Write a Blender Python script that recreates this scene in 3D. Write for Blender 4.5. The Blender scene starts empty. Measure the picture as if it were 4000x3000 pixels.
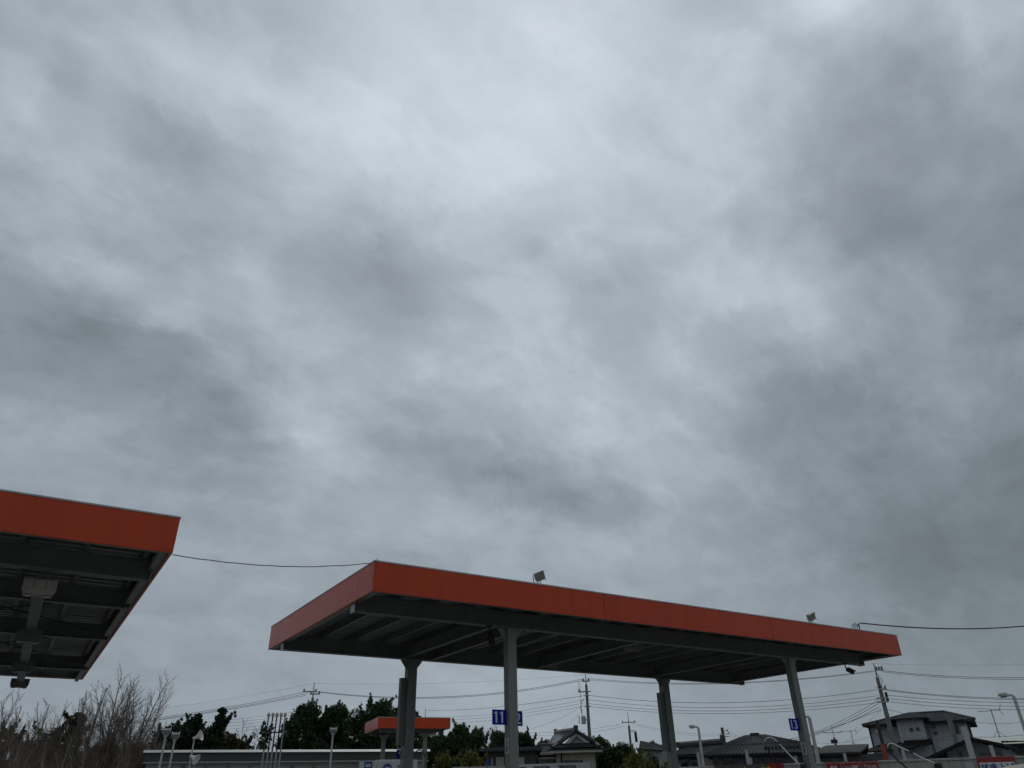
import bpy, math, random
import numpy as np
from mathutils import Vector, Matrix, Euler
from math import radians as R, pi, sin, cos

S = bpy.context.scene
COL = S.collection
rnd = random.Random(7)
nprng = np.random.default_rng(11)

# ---------------------------------------------------------------- camera
FPX = 2780.0                      # focal length in photo pixels (4000 wide)
TH, RO, HCAM = R(29.87), math.asin(-.0219), 1.5
CR = np.array([cos(RO), -sin(RO)*sin(TH), sin(RO)*cos(TH)])
CU = np.array([-sin(RO), -cos(RO)*sin(TH), cos(RO)*cos(TH)])
CF = np.array([0, cos(TH), sin(TH)])
cd = bpy.data.cameras.new('camera'); cam = bpy.data.objects.new('camera', cd); COL.objects.link(cam)
cd.sensor_fit = 'HORIZONTAL'; cd.sensor_width = 36; cd.lens = 36*FPX/4000
cd.clip_start = .05; cd.clip_end = 3000
cam.matrix_world = Matrix(((CR[0], CU[0], -CF[0], 0), (CR[1], CU[1], -CF[1], 0), (CR[2], CU[2], -CF[2], HCAM), (0, 0, 0, 1)))
S.camera = cam

def ray(px, py): return (px-2000)/FPX*CR-(py-1500)/FPX*CU+CF
def at_d(px, py, D):              # point on a sight line at a horizontal distance D
    d = ray(px, py); k = D/math.hypot(d[0], d[1]); return Vector((d[0]*k, d[1]*k, d[2]*k+HCAM))
def at_z(px, py, z):
    d = ray(px, py); k = (z-HCAM)/d[2]; return Vector((d[0]*k, d[1]*k, z))

# ---------------------------------------------------------------- world: overcast sky
SUN_EL, SUN_AZ = 58, 84           # azimuth counter-clockwise from +X
W = bpy.data.worlds.new('World'); S.world = W; W.use_nodes = True
nt = W.node_tree; nt.nodes.clear(); NN = nt.nodes; LK = nt.links.new
def wn(t, **k):
    n = NN.new(t)
    for a, b in k.items(): setattr(n, a, b)
    return n
def wmath(op, a, b=None, c=None):
    n = wn('ShaderNodeMath', operation=op)
    for i, v in enumerate((a, b, c)):
        if v is None: continue
        if isinstance(v, (int, float)): n.inputs[i].default_value = v
        else: LK(v, n.inputs[i])
    return n.outputs[0]
def wvec(op, a, b):
    n = wn('ShaderNodeVectorMath', operation=op)
    for i, v in enumerate((a, b)):
        if isinstance(v, (tuple, list)): n.inputs[i].default_value = v
        else: LK(v, n.inputs[i])
    return n
tc = wn('ShaderNodeTexCoord'); DIR = tc.outputs['Generated']
def wnoise(vec, scale, detail, rough=.55, dist=0):
    n = wn('ShaderNodeTexNoise'); LK(vec, n.inputs['Vector'])
    n.inputs['Scale'].default_value = scale; n.inputs['Detail'].default_value = detail
    n.inputs['Roughness'].default_value = rough; n.inputs['Distortion'].default_value = dist
    return n
def warp(vec, scale, detail, amt, rough=.6):
    c = wnoise(vec, scale, detail, rough).outputs['Color']
    s = wvec('SUBTRACT', c, (.5, .5, .5)).outputs[0]
    m = wn('ShaderNodeVectorMath', operation='SCALE'); LK(s, m.inputs[0]); m.inputs['Scale'].default_value = amt
    return wvec('ADD', vec, m.outputs[0]).outputs[0]
# cloud layer as a flat sheet overhead: detail is drawn out along the wind and shrinks towards the horizon
zz_ = wn('ShaderNodeSeparateXYZ'); LK(DIR, zz_.inputs[0])
iz_ = wmath('DIVIDE', 1., wmath('ADD', wmath('MAXIMUM', zz_.outputs[2], 0.), .5))
pl_ = wn('ShaderNodeVectorMath', operation='SCALE'); LK(DIR, pl_.inputs[0]); LK(iz_, pl_.inputs['Scale'])
def sheet(rot, sc):
    m_ = wn('ShaderNodeMapping'); m_.inputs['Rotation'].default_value = (0, 0, R(rot)); LK(pl_.outputs[0], m_.inputs[0])
    n_ = wn('ShaderNodeMapping'); n_.inputs['Scale'].default_value = sc; LK(m_.outputs[0], n_.inputs[0]); return n_.outputs[0]
PL = sheet(-44, (1.35, 1.75, 1.)); PL2 = sheet(-38, (1.5, 1.9, 1.))
w1_ = wvec('SUBTRACT', wnoise(PL, 3.4, 7, .68).outputs['Color'], (.5, .5, .5)).outputs[0]
ws_ = wn('ShaderNodeVectorMath', operation='SCALE'); LK(w1_, ws_.inputs[0]); ws_.inputs['Scale'].default_value = .115
D1 = wvec('ADD', DIR, ws_.outputs[0]).outputs[0]
# cloud brightness (of 255) over azimuth (columns) and elevation (rows), read along the sky; unseen rest set to one dim level to darken front faces
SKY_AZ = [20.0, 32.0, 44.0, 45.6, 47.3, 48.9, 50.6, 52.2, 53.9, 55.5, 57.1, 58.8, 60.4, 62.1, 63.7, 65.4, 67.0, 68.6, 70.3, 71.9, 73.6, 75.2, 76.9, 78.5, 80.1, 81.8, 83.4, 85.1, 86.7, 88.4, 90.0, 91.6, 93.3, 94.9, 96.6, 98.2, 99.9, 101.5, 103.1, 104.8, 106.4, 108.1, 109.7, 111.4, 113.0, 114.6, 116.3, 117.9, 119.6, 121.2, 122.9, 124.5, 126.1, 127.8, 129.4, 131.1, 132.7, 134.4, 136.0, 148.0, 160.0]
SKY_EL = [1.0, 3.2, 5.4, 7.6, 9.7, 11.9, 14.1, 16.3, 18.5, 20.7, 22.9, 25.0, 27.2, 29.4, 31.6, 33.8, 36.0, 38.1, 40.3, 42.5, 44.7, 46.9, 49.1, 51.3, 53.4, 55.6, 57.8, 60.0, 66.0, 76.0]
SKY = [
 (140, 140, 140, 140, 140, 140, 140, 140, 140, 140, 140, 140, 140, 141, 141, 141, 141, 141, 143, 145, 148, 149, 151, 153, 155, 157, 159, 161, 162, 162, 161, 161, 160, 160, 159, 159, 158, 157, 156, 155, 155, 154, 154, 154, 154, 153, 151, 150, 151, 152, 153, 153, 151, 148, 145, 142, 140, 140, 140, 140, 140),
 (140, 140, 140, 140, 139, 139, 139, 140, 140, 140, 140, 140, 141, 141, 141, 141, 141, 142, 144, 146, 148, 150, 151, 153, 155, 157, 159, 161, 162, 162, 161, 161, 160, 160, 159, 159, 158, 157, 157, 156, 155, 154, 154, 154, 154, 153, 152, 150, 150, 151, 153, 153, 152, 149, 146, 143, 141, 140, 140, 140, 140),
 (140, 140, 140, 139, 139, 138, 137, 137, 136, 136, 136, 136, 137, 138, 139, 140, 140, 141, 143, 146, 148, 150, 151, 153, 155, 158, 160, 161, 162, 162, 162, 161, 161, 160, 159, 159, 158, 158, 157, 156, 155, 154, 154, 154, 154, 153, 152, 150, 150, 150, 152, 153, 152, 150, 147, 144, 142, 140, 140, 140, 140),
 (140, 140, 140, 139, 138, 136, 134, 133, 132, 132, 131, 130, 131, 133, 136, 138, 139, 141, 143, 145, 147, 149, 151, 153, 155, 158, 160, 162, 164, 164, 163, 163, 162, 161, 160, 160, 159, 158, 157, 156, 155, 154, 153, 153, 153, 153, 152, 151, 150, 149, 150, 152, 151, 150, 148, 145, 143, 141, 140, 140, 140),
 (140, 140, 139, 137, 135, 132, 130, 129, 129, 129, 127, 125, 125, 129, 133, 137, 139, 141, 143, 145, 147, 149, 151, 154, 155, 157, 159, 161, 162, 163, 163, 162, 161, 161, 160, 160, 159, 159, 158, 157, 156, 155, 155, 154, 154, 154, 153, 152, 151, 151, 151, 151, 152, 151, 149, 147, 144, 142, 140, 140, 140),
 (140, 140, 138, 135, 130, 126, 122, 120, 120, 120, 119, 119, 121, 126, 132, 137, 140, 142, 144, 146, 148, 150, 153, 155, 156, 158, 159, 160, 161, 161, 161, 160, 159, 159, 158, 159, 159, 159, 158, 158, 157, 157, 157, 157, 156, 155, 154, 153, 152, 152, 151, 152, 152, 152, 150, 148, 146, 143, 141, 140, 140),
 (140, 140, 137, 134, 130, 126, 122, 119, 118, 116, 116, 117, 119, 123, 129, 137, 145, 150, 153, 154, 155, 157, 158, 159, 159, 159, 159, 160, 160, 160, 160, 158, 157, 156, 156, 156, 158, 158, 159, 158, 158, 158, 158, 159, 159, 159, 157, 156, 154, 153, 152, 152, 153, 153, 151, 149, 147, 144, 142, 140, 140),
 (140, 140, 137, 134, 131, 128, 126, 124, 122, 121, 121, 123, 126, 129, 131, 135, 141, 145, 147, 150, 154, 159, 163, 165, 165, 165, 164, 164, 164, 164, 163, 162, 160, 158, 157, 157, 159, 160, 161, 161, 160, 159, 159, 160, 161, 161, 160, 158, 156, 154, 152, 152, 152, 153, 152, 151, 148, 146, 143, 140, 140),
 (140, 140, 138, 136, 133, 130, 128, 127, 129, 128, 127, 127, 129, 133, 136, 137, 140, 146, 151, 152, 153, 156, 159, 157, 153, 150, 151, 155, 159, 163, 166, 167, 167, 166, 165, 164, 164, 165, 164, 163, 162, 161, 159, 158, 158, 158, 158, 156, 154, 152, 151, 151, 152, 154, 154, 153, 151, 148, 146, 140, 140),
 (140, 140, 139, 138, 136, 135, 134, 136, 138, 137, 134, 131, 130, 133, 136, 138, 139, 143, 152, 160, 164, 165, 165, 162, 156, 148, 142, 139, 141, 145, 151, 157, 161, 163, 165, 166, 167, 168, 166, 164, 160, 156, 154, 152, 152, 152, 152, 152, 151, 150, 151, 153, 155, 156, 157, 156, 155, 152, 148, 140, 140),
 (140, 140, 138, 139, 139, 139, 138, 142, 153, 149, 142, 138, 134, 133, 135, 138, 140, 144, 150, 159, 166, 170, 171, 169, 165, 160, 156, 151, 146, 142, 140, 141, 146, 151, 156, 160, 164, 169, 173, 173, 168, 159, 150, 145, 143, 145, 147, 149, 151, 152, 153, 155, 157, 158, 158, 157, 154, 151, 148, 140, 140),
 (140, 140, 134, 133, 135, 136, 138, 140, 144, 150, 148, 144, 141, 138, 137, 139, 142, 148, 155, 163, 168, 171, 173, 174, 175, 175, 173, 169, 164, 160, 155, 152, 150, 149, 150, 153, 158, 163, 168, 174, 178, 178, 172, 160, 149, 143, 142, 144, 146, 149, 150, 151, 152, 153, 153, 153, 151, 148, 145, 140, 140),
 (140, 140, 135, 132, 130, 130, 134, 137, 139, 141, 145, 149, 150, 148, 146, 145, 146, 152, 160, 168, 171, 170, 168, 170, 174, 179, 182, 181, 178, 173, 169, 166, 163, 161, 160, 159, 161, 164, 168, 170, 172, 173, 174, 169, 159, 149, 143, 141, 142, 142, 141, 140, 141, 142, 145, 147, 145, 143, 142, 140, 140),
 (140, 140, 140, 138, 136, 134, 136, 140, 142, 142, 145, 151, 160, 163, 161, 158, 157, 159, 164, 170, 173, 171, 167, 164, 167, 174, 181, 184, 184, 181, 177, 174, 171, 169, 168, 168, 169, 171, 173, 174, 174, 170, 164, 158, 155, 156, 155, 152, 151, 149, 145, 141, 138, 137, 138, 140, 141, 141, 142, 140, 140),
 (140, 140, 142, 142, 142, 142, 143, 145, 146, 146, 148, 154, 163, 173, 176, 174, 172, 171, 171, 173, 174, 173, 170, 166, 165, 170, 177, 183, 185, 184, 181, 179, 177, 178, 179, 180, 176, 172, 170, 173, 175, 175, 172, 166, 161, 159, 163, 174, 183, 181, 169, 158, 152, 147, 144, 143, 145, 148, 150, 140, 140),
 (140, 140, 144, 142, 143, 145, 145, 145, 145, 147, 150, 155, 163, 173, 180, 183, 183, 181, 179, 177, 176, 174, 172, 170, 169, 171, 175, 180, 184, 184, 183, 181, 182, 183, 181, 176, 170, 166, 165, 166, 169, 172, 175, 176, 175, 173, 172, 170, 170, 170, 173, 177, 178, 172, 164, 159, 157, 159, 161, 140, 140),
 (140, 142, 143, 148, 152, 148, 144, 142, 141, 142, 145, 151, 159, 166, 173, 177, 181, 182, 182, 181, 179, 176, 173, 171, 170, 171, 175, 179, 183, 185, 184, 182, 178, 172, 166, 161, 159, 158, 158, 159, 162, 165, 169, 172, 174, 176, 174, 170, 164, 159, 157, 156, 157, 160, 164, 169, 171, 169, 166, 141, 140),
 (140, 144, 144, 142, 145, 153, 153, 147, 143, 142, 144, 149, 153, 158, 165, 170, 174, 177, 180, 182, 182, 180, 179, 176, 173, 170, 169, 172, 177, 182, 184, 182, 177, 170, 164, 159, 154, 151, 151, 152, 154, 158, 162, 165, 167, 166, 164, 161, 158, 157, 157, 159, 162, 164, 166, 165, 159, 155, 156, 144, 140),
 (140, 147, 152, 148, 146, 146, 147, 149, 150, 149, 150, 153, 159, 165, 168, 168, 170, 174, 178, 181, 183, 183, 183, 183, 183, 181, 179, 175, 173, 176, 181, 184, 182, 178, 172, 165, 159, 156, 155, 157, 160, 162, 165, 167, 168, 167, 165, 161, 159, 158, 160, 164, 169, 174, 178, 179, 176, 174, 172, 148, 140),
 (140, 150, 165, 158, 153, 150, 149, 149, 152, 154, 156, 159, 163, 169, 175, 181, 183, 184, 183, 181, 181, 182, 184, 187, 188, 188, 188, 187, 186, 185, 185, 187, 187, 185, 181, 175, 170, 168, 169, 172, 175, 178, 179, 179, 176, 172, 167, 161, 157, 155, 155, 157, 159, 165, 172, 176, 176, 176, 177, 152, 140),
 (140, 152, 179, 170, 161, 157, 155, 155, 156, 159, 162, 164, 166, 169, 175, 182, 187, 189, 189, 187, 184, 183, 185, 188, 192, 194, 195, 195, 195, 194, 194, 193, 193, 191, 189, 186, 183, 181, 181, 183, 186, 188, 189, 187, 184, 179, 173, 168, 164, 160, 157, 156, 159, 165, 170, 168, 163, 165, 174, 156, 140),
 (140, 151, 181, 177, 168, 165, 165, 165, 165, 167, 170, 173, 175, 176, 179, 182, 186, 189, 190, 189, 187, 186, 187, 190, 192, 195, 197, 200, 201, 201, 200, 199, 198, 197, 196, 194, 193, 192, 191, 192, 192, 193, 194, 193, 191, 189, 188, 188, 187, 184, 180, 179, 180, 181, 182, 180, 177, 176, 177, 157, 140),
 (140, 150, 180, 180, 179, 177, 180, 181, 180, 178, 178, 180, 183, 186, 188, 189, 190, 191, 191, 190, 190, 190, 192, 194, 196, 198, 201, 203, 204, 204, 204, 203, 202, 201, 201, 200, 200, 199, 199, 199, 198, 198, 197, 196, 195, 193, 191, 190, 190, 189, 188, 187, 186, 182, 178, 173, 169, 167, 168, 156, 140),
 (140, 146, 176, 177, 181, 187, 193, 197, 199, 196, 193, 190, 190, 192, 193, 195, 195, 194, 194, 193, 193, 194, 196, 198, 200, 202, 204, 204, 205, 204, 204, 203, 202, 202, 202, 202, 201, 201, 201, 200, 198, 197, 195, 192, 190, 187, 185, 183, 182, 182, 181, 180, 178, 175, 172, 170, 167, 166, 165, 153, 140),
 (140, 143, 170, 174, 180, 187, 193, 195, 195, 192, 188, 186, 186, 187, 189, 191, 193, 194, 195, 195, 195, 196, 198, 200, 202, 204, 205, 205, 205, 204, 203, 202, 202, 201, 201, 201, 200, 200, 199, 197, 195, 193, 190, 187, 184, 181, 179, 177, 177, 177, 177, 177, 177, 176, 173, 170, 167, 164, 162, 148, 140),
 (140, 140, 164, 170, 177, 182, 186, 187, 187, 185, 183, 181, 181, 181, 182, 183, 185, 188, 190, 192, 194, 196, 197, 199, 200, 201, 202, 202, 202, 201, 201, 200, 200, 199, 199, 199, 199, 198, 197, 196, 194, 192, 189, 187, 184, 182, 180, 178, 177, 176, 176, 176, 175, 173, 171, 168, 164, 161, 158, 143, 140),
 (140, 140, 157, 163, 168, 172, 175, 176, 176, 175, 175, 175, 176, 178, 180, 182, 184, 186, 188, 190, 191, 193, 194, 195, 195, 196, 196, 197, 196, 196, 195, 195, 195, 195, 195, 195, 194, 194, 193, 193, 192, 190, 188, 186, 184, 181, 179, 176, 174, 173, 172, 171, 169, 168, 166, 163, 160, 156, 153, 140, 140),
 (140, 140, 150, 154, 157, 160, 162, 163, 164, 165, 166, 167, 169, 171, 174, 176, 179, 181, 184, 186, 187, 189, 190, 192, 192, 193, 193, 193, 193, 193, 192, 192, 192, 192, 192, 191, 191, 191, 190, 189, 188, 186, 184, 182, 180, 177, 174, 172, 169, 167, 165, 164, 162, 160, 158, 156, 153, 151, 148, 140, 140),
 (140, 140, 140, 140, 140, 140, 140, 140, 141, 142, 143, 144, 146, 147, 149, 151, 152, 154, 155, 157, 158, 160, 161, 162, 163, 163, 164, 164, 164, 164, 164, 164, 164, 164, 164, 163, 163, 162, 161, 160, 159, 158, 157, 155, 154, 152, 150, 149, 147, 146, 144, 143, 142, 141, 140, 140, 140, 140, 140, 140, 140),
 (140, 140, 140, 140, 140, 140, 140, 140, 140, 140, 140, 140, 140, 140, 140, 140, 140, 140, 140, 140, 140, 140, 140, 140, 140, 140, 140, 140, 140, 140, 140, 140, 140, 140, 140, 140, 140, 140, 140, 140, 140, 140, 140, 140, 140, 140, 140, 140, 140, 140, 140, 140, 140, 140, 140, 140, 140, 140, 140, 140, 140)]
sx_ = wn('ShaderNodeSeparateXYZ'); LK(wvec('NORMALIZE', D1, (0, 0, 0)).outputs[0], sx_.inputs[0])
UA = wmath('MULTIPLY', wmath('ARCTAN2', sx_.outputs[1], sx_.outputs[0]), 1/pi)
VE = wmath('MULTIPLY', wmath('ARCSINE', sx_.outputs[2]), 2/pi)
def wramp(fac, stops, mode):
    n = wn('ShaderNodeValToRGB'); c = n.color_ramp; c.interpolation = mode; LK(fac, n.inputs[0])
    c.elements[0].position = stops[0][0]; c.elements[1].position = stops[-1][0]
    for p_, _ in stops[1:-1]: c.elements.new(p_)
    for e_, (p_, v_) in zip(c.elements, stops): e_.color = (*v_, 1)
    return n.outputs[0]
UL = wmath('SUBTRACT', wmath('MULTIPLY', UA, 2.), 1.); UR = wmath('MULTIPLY', UA, 2.)      # left and right half of the forward sky
LH = [None, None]; NA = len(SKY_AZ)
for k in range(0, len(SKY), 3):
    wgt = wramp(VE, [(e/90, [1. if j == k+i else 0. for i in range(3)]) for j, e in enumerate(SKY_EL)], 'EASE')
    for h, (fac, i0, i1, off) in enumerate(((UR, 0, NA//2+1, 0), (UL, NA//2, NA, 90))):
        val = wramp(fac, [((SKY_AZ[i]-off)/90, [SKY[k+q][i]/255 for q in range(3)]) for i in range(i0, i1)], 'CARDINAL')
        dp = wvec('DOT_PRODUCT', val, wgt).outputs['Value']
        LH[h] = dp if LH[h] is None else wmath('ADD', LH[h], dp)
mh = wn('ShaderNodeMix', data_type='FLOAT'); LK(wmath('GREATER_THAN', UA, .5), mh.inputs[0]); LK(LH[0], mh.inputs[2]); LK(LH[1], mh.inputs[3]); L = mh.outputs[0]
mp = PL
f1 = wnoise(warp(PL, 2, 3, .35), 3.6, 9, .60).outputs['Fac']
f2 = wnoise(PL, 10, 6, .60, .2).outputs['Fac']
f3 = wn('ShaderNodeMapRange', interpolation_type='SMOOTHSTEP'); LK(wnoise(PL2, 4.6, 8, .57, .35).outputs['Fac'], f3.inputs[0]); f3.inputs[1].default_value = .44; f3.inputs[2].default_value = .60
fade = wn('ShaderNodeMapRange'); LK(zz_.outputs[2], fade.inputs[0]); fade.inputs[1].default_value = .04; fade.inputs[2].default_value = .42; fade.inputs[3].default_value = .35; fade.inputs[4].default_value = 1.
nz = wmath('MULTIPLY', wmath('SUBTRACT', f1, .5), .15)
nz = wmath('MULTIPLY_ADD', wmath('SUBTRACT', f2, .5), .09, nz)
nz = wmath('MULTIPLY_ADD', wmath('SUBTRACT', f3.outputs[0], .5), .034, nz)
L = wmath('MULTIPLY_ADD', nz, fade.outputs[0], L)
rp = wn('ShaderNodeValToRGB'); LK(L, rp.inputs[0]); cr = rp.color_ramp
def lin(c): c = c/255; return c/12.92 if c <= .04045 else ((c+.055)/1.055)**2.4
stops = [(100, (95, 103, 110)), (125, (117, 127, 134)), (150, (143, 153, 162)), (175, (167, 179, 189)), (200, (193, 205, 215)), (215, (206, 217, 227)), (235, (214, 224, 233))]
cr.elements[0].position = stops[0][0]/255; cr.elements[1].position = stops[-1][0]/255
for s_ in stops[1:-1]: cr.elements.new(s_[0]/255)
for e_, s_ in zip(cr.elements, stops): e_.color = (*[lin(v) for v in s_[1]], 1)
sky = wn('ShaderNodeTexSky', sky_type='NISHITA'); sky.sun_disc = False; sky.sun_elevation = R(SUN_EL); sky.sun_rotation = R(90-SUN_AZ); sky.dust_density = 3
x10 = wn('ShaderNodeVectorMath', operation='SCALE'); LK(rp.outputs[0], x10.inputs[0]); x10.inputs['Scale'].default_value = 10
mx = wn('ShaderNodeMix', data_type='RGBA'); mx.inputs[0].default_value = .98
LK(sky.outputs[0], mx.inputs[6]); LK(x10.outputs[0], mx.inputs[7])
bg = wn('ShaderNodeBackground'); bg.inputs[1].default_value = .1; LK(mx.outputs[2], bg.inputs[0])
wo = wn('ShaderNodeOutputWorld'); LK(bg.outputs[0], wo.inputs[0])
W.cycles.sampling_method = 'MANUAL'; W.cycles.sample_map_resolution = 512

sl = bpy.data.lights.new('sun', 'SUN'); sl.energy = .5; sl.angle = R(25); sl.color = (1, .96, .9)
sun = bpy.data.objects.new('sun', sl); COL.objects.link(sun)
sv = Vector((cos(R(SUN_EL))*cos(R(SUN_AZ)), cos(R(SUN_EL))*sin(R(SUN_AZ)), sin(R(SUN_EL))))
sun.rotation_euler = sv.to_track_quat('Z', 'Y').to_euler(); sun.location = sv*60
vs = S.view_settings; vs.view_transform = 'Standard'; vs.look = 'None'; vs.exposure = 0; vs.gamma = 1; vs.use_curve_mapping = False
S.cycles.max_bounces = 5; S.cycles.adaptive_threshold = .02; S.cycles.adaptive_min_samples = 10

# ---------------------------------------------------------------- materials
def mat(name, col, rough=.6, var=.15, vscale=3., bump=0., bscale=30., metal=0., coat=0., streak=0., alpha=None, spec=.5):
    m = bpy.data.materials.new(name); m.use_nodes = True; t = m.node_tree; N = t.nodes; K = t.links.new
    b = N['Principled BSDF']; b.inputs['Roughness'].default_value = rough; b.inputs['Metallic'].default_value = metal
    b.inputs['Coat Weight'].default_value = coat; b.inputs['Specular IOR Level'].default_value = spec
    if coat: b.inputs['Coat Roughness'].default_value = .12
    g = N.new('ShaderNodeTexCoord')
    n = N.new('ShaderNodeTexNoise'); n.inputs['Scale'].default_value = vscale; n.inputs['Detail'].default_value = 6; n.inputs['Roughness'].default_value = .6
    K(g.outputs['Object'], n.inputs['Vector'])
    mr = N.new('ShaderNodeMapRange'); K(n.outputs['Fac'], mr.inputs[0]); mr.inputs[1].default_value = .25; mr.inputs[2].default_value = .75
    mr.inputs[3].default_value = 1-var; mr.inputs[4].default_value = 1+var*.6
    sc = N.new('ShaderNodeVectorMath'); sc.operation = 'SCALE'; sc.inputs[0].default_value = col
    val = mr.outputs[0]
    if streak:      # run-off dirt: long vertical streaks
        mp_ = N.new('ShaderNodeMapping'); mp_.inputs['Scale'].default_value = (2.2, 2.2, .12); K(g.outputs['Object'], mp_.inputs[0])
        n2 = N.new('ShaderNodeTexNoise'); n2.inputs['Scale'].default_value = 2.5; n2.inputs['Detail'].default_value = 8; n2.inputs['Roughness'].default_value = .7; K(mp_.outputs[0], n2.inputs['Vector'])
        r2 = N.new('ShaderNodeMapRange'); K(n2.outputs['Fac'], r2.inputs[0]); r2.inputs[1].default_value = .35; r2.inputs[2].default_value = .55; r2.inputs[3].default_value = 1-streak; r2.inputs[4].default_value = 1
        mm = N.new('ShaderNodeMath'); mm.operation = 'MULTIPLY'; K(val, mm.inputs[0]); K(r2.outputs[0], mm.inputs[1]); val = mm.outputs[0]
    K(val, sc.inputs['Scale']); K(sc.outputs[0], b.inputs['Base Color'])
    rr = N.new('ShaderNodeMapRange'); K(n.outputs['Fac'], rr.inputs[0]); rr.inputs[3].default_value = max(0, rough-.1); rr.inputs[4].default_value = min(1, rough+.1); K(rr.outputs[0], b.inputs['Roughness'])
    if bump:
        n3 = N.new('ShaderNodeTexNoise'); n3.inputs['Scale'].default_value = bscale; n3.inputs['Detail'].default_value = 5; K(g.outputs['Object'], n3.inputs['Vector'])
        bp = N.new('ShaderNodeBump'); bp.inputs['Strength'].default_value = bump; bp.inputs['Distance'].default_value = .02; K(n3.outputs['Fac'], bp.inputs['Height']); K(bp.outputs[0], b.inputs['Normal'])
    return m
def leafmat(name, c1, c2):
    m = bpy.data.materials.new(name); m.use_nodes = True; t = m.node_tree; N = t.nodes; K = t.links.new
    b = N['Principled BSDF']; b.inputs['Roughness'].default_value = .6; b.inputs['Specular IOR Level'].default_value = .25
    g = N.new('ShaderNodeNewGeometry'); r = N.new('ShaderNodeValToRGB'); K(g.outputs['Random Per Island'], r.inputs[0])
    r.color_ramp.elements[0].color = (*c1, 1); r.color_ramp.elements[1].color = (*c2, 1); K(r.outputs[0], b.inputs['Base Color'])
    tr = N.new('ShaderNodeBsdfTranslucent'); K(r.outputs[0], tr.inputs[0]); ms = N.new('ShaderNodeMixShader'); ms.inputs[0].default_value = .25
    K(b.outputs[0], ms.inputs[1]); K(tr.outputs[0], ms.inputs[2]); K(ms.outputs[0], N['Material Output'].inputs[0])
    return m
M = dict(
 orange=mat('orange_fascia_paint', (.61, .062, .013), .30, .1, .6, .03, 2.5, streak=.13, spec=.33),
 steel=mat('grey_painted_steel', (.16, .17, .16), .5, .15, 2, streak=.12),
 column=mat('column_paint', (.25, .265, .24), .5, .1, 1.5, streak=.15),
 deck=mat('galvanised_deck', (.25, .255, .255), .45, .2, 1.2, metal=.3),
 black=mat('black_plastic', (.015, .015, .016), .5, .2, 5),
 white=mat('white_paint', (.72, .72, .69), .45, .12, 2, streak=.12),
 offwhite=mat('aged_white', (.52, .52, .49), .55, .15, 2, streak=.2),
 beige=mat('aged_beige_housing', (.38, .35, .30), .55, .15, 4, streak=.2),
 galv=mat('galvanised_metal', (.36, .38, .38), .42, .2, 4, metal=.5),
 chrome=mat('bright_tube', (.75, .75, .75), .25, .1, 4, metal=.8),
 blue=mat('sign_blue', (.006, .022, .36), .6, .06, 3, spec=.15),
 bluedeep=mat('panel_blue', (.012, .05, .24), .35, .12, 3),
 red=mat('sign_red', (.32, .02, .026), .4, .12, 3),
 yellow=mat('print_yellow', (.75, .45, .02), .5, .05, 3),
 printw=mat('print_white', (.72, .72, .72), .5, .05, 3),
 printk=mat('print_black', (.02, .02, .022), .5, .05, 3),
 paper=mat('paper', (.58, .58, .60), .7, .08, 4),
 concrete=mat('concrete_wall', (.43, .43, .385), .85, .2, .8, .3, 20, streak=.25),
 slab=mat('forecourt_concrete', (.22, .215, .20), .85, .25, .4, .3, 25),
 alu=mat('bright_aluminium', (.38, .39, .39), .5, .08, 2, metal=1.),
 pole=mat('concrete_pole', (.22, .21, .19), .85, .2, 2, .2, 15),
 rust=mat('red_brown_guard', (.33, .07, .04), .7, .2, 3),
 wire=mat('cable_black', (.07, .075, .085), .6, .1, 2),
 wireg=mat('cable_grey', (.28, .29, .30), .6, .1, 2),
 asphalt=mat('asphalt', (.07, .07, .07), .9, .3, .5, .4, 60),
 darkwall=mat('dark_grey_cladding', (.08, .08, .076), .7, .12, .5, streak=.1),
 greywall=mat('pale_grey_cladding', (.34, .36, .335), .6, .12, .5, streak=.15),
 cream=mat('cream_siding', (.50, .46, .36), .75, .12, .8, streak=.15),
 whitewall=mat('white_siding', (.50, .51, .53), .7, .12, .6, streak=.18),
 greyhouse=mat('grey_render', (.17, .17, .175), .8, .15, .7, streak=.15),
 brownwall=mat('brown_boards', (.10, .09, .085), .8, .2, 1),
 tile=mat('dark_roof_tile', (.045, .045, .05), .5, .3, 6),
 tileridge=mat('ridge_tile', (.05, .05, .055), .4, .25, 5),
 metalroof=mat('grey_metal_roof', (.085, .088, .095), .8, .3, 1.5, streak=.15, spec=.12),
 brownroof=mat('brown_metal_roof', (.032, .028, .029), .85, .3, 2, spec=.1),
 slateroof=mat('dark_slate_roof', (.045, .047, .052), .9, .3, 2, spec=.08),
 palroof=mat('pale_metal_roof', (.62, .61, .53), .5, .12, 1),
 glass=mat('window_glass', (.015, .017, .02), .08, .1, 2),
 tan=mat('car_paint_tan', (.42, .38, .30), .25, .06, 2, coat=.6),
 rubber=mat('rubber', (.02, .02, .02), .75, .1, 5),
 bark=mat('bark', (.085, .07, .055), .9, .3, 4),
 twig=mat('bare_twigs', (.19, .15, .12), .9, .3, 2),
 twigpale=mat('pale_twigs', (.24, .23, .21), .9, .2, 2),
 lens=mat('lamp_glass', (.30, .29, .24), .2, .1, 3),
)
M['leaf_dark'] = leafmat('leaf_dark', (.016, .034, .015), (.065, .11, .042))
M['leaf_deep'] = leafmat('leaf_deep', (.014, .028, .015), (.048, .078, .038))
M['leaf_mid'] = leafmat('leaf_mid', (.028, .052, .022), (.095, .145, .055))
M['leaf_yellow'] = leafmat('leaf_yellow', (.065, .078, .016), (.22, .21, .05))
M['leaf_brown'] = leafmat('leaf_brown', (.035, .038, .018), (.095, .088, .040))

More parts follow.
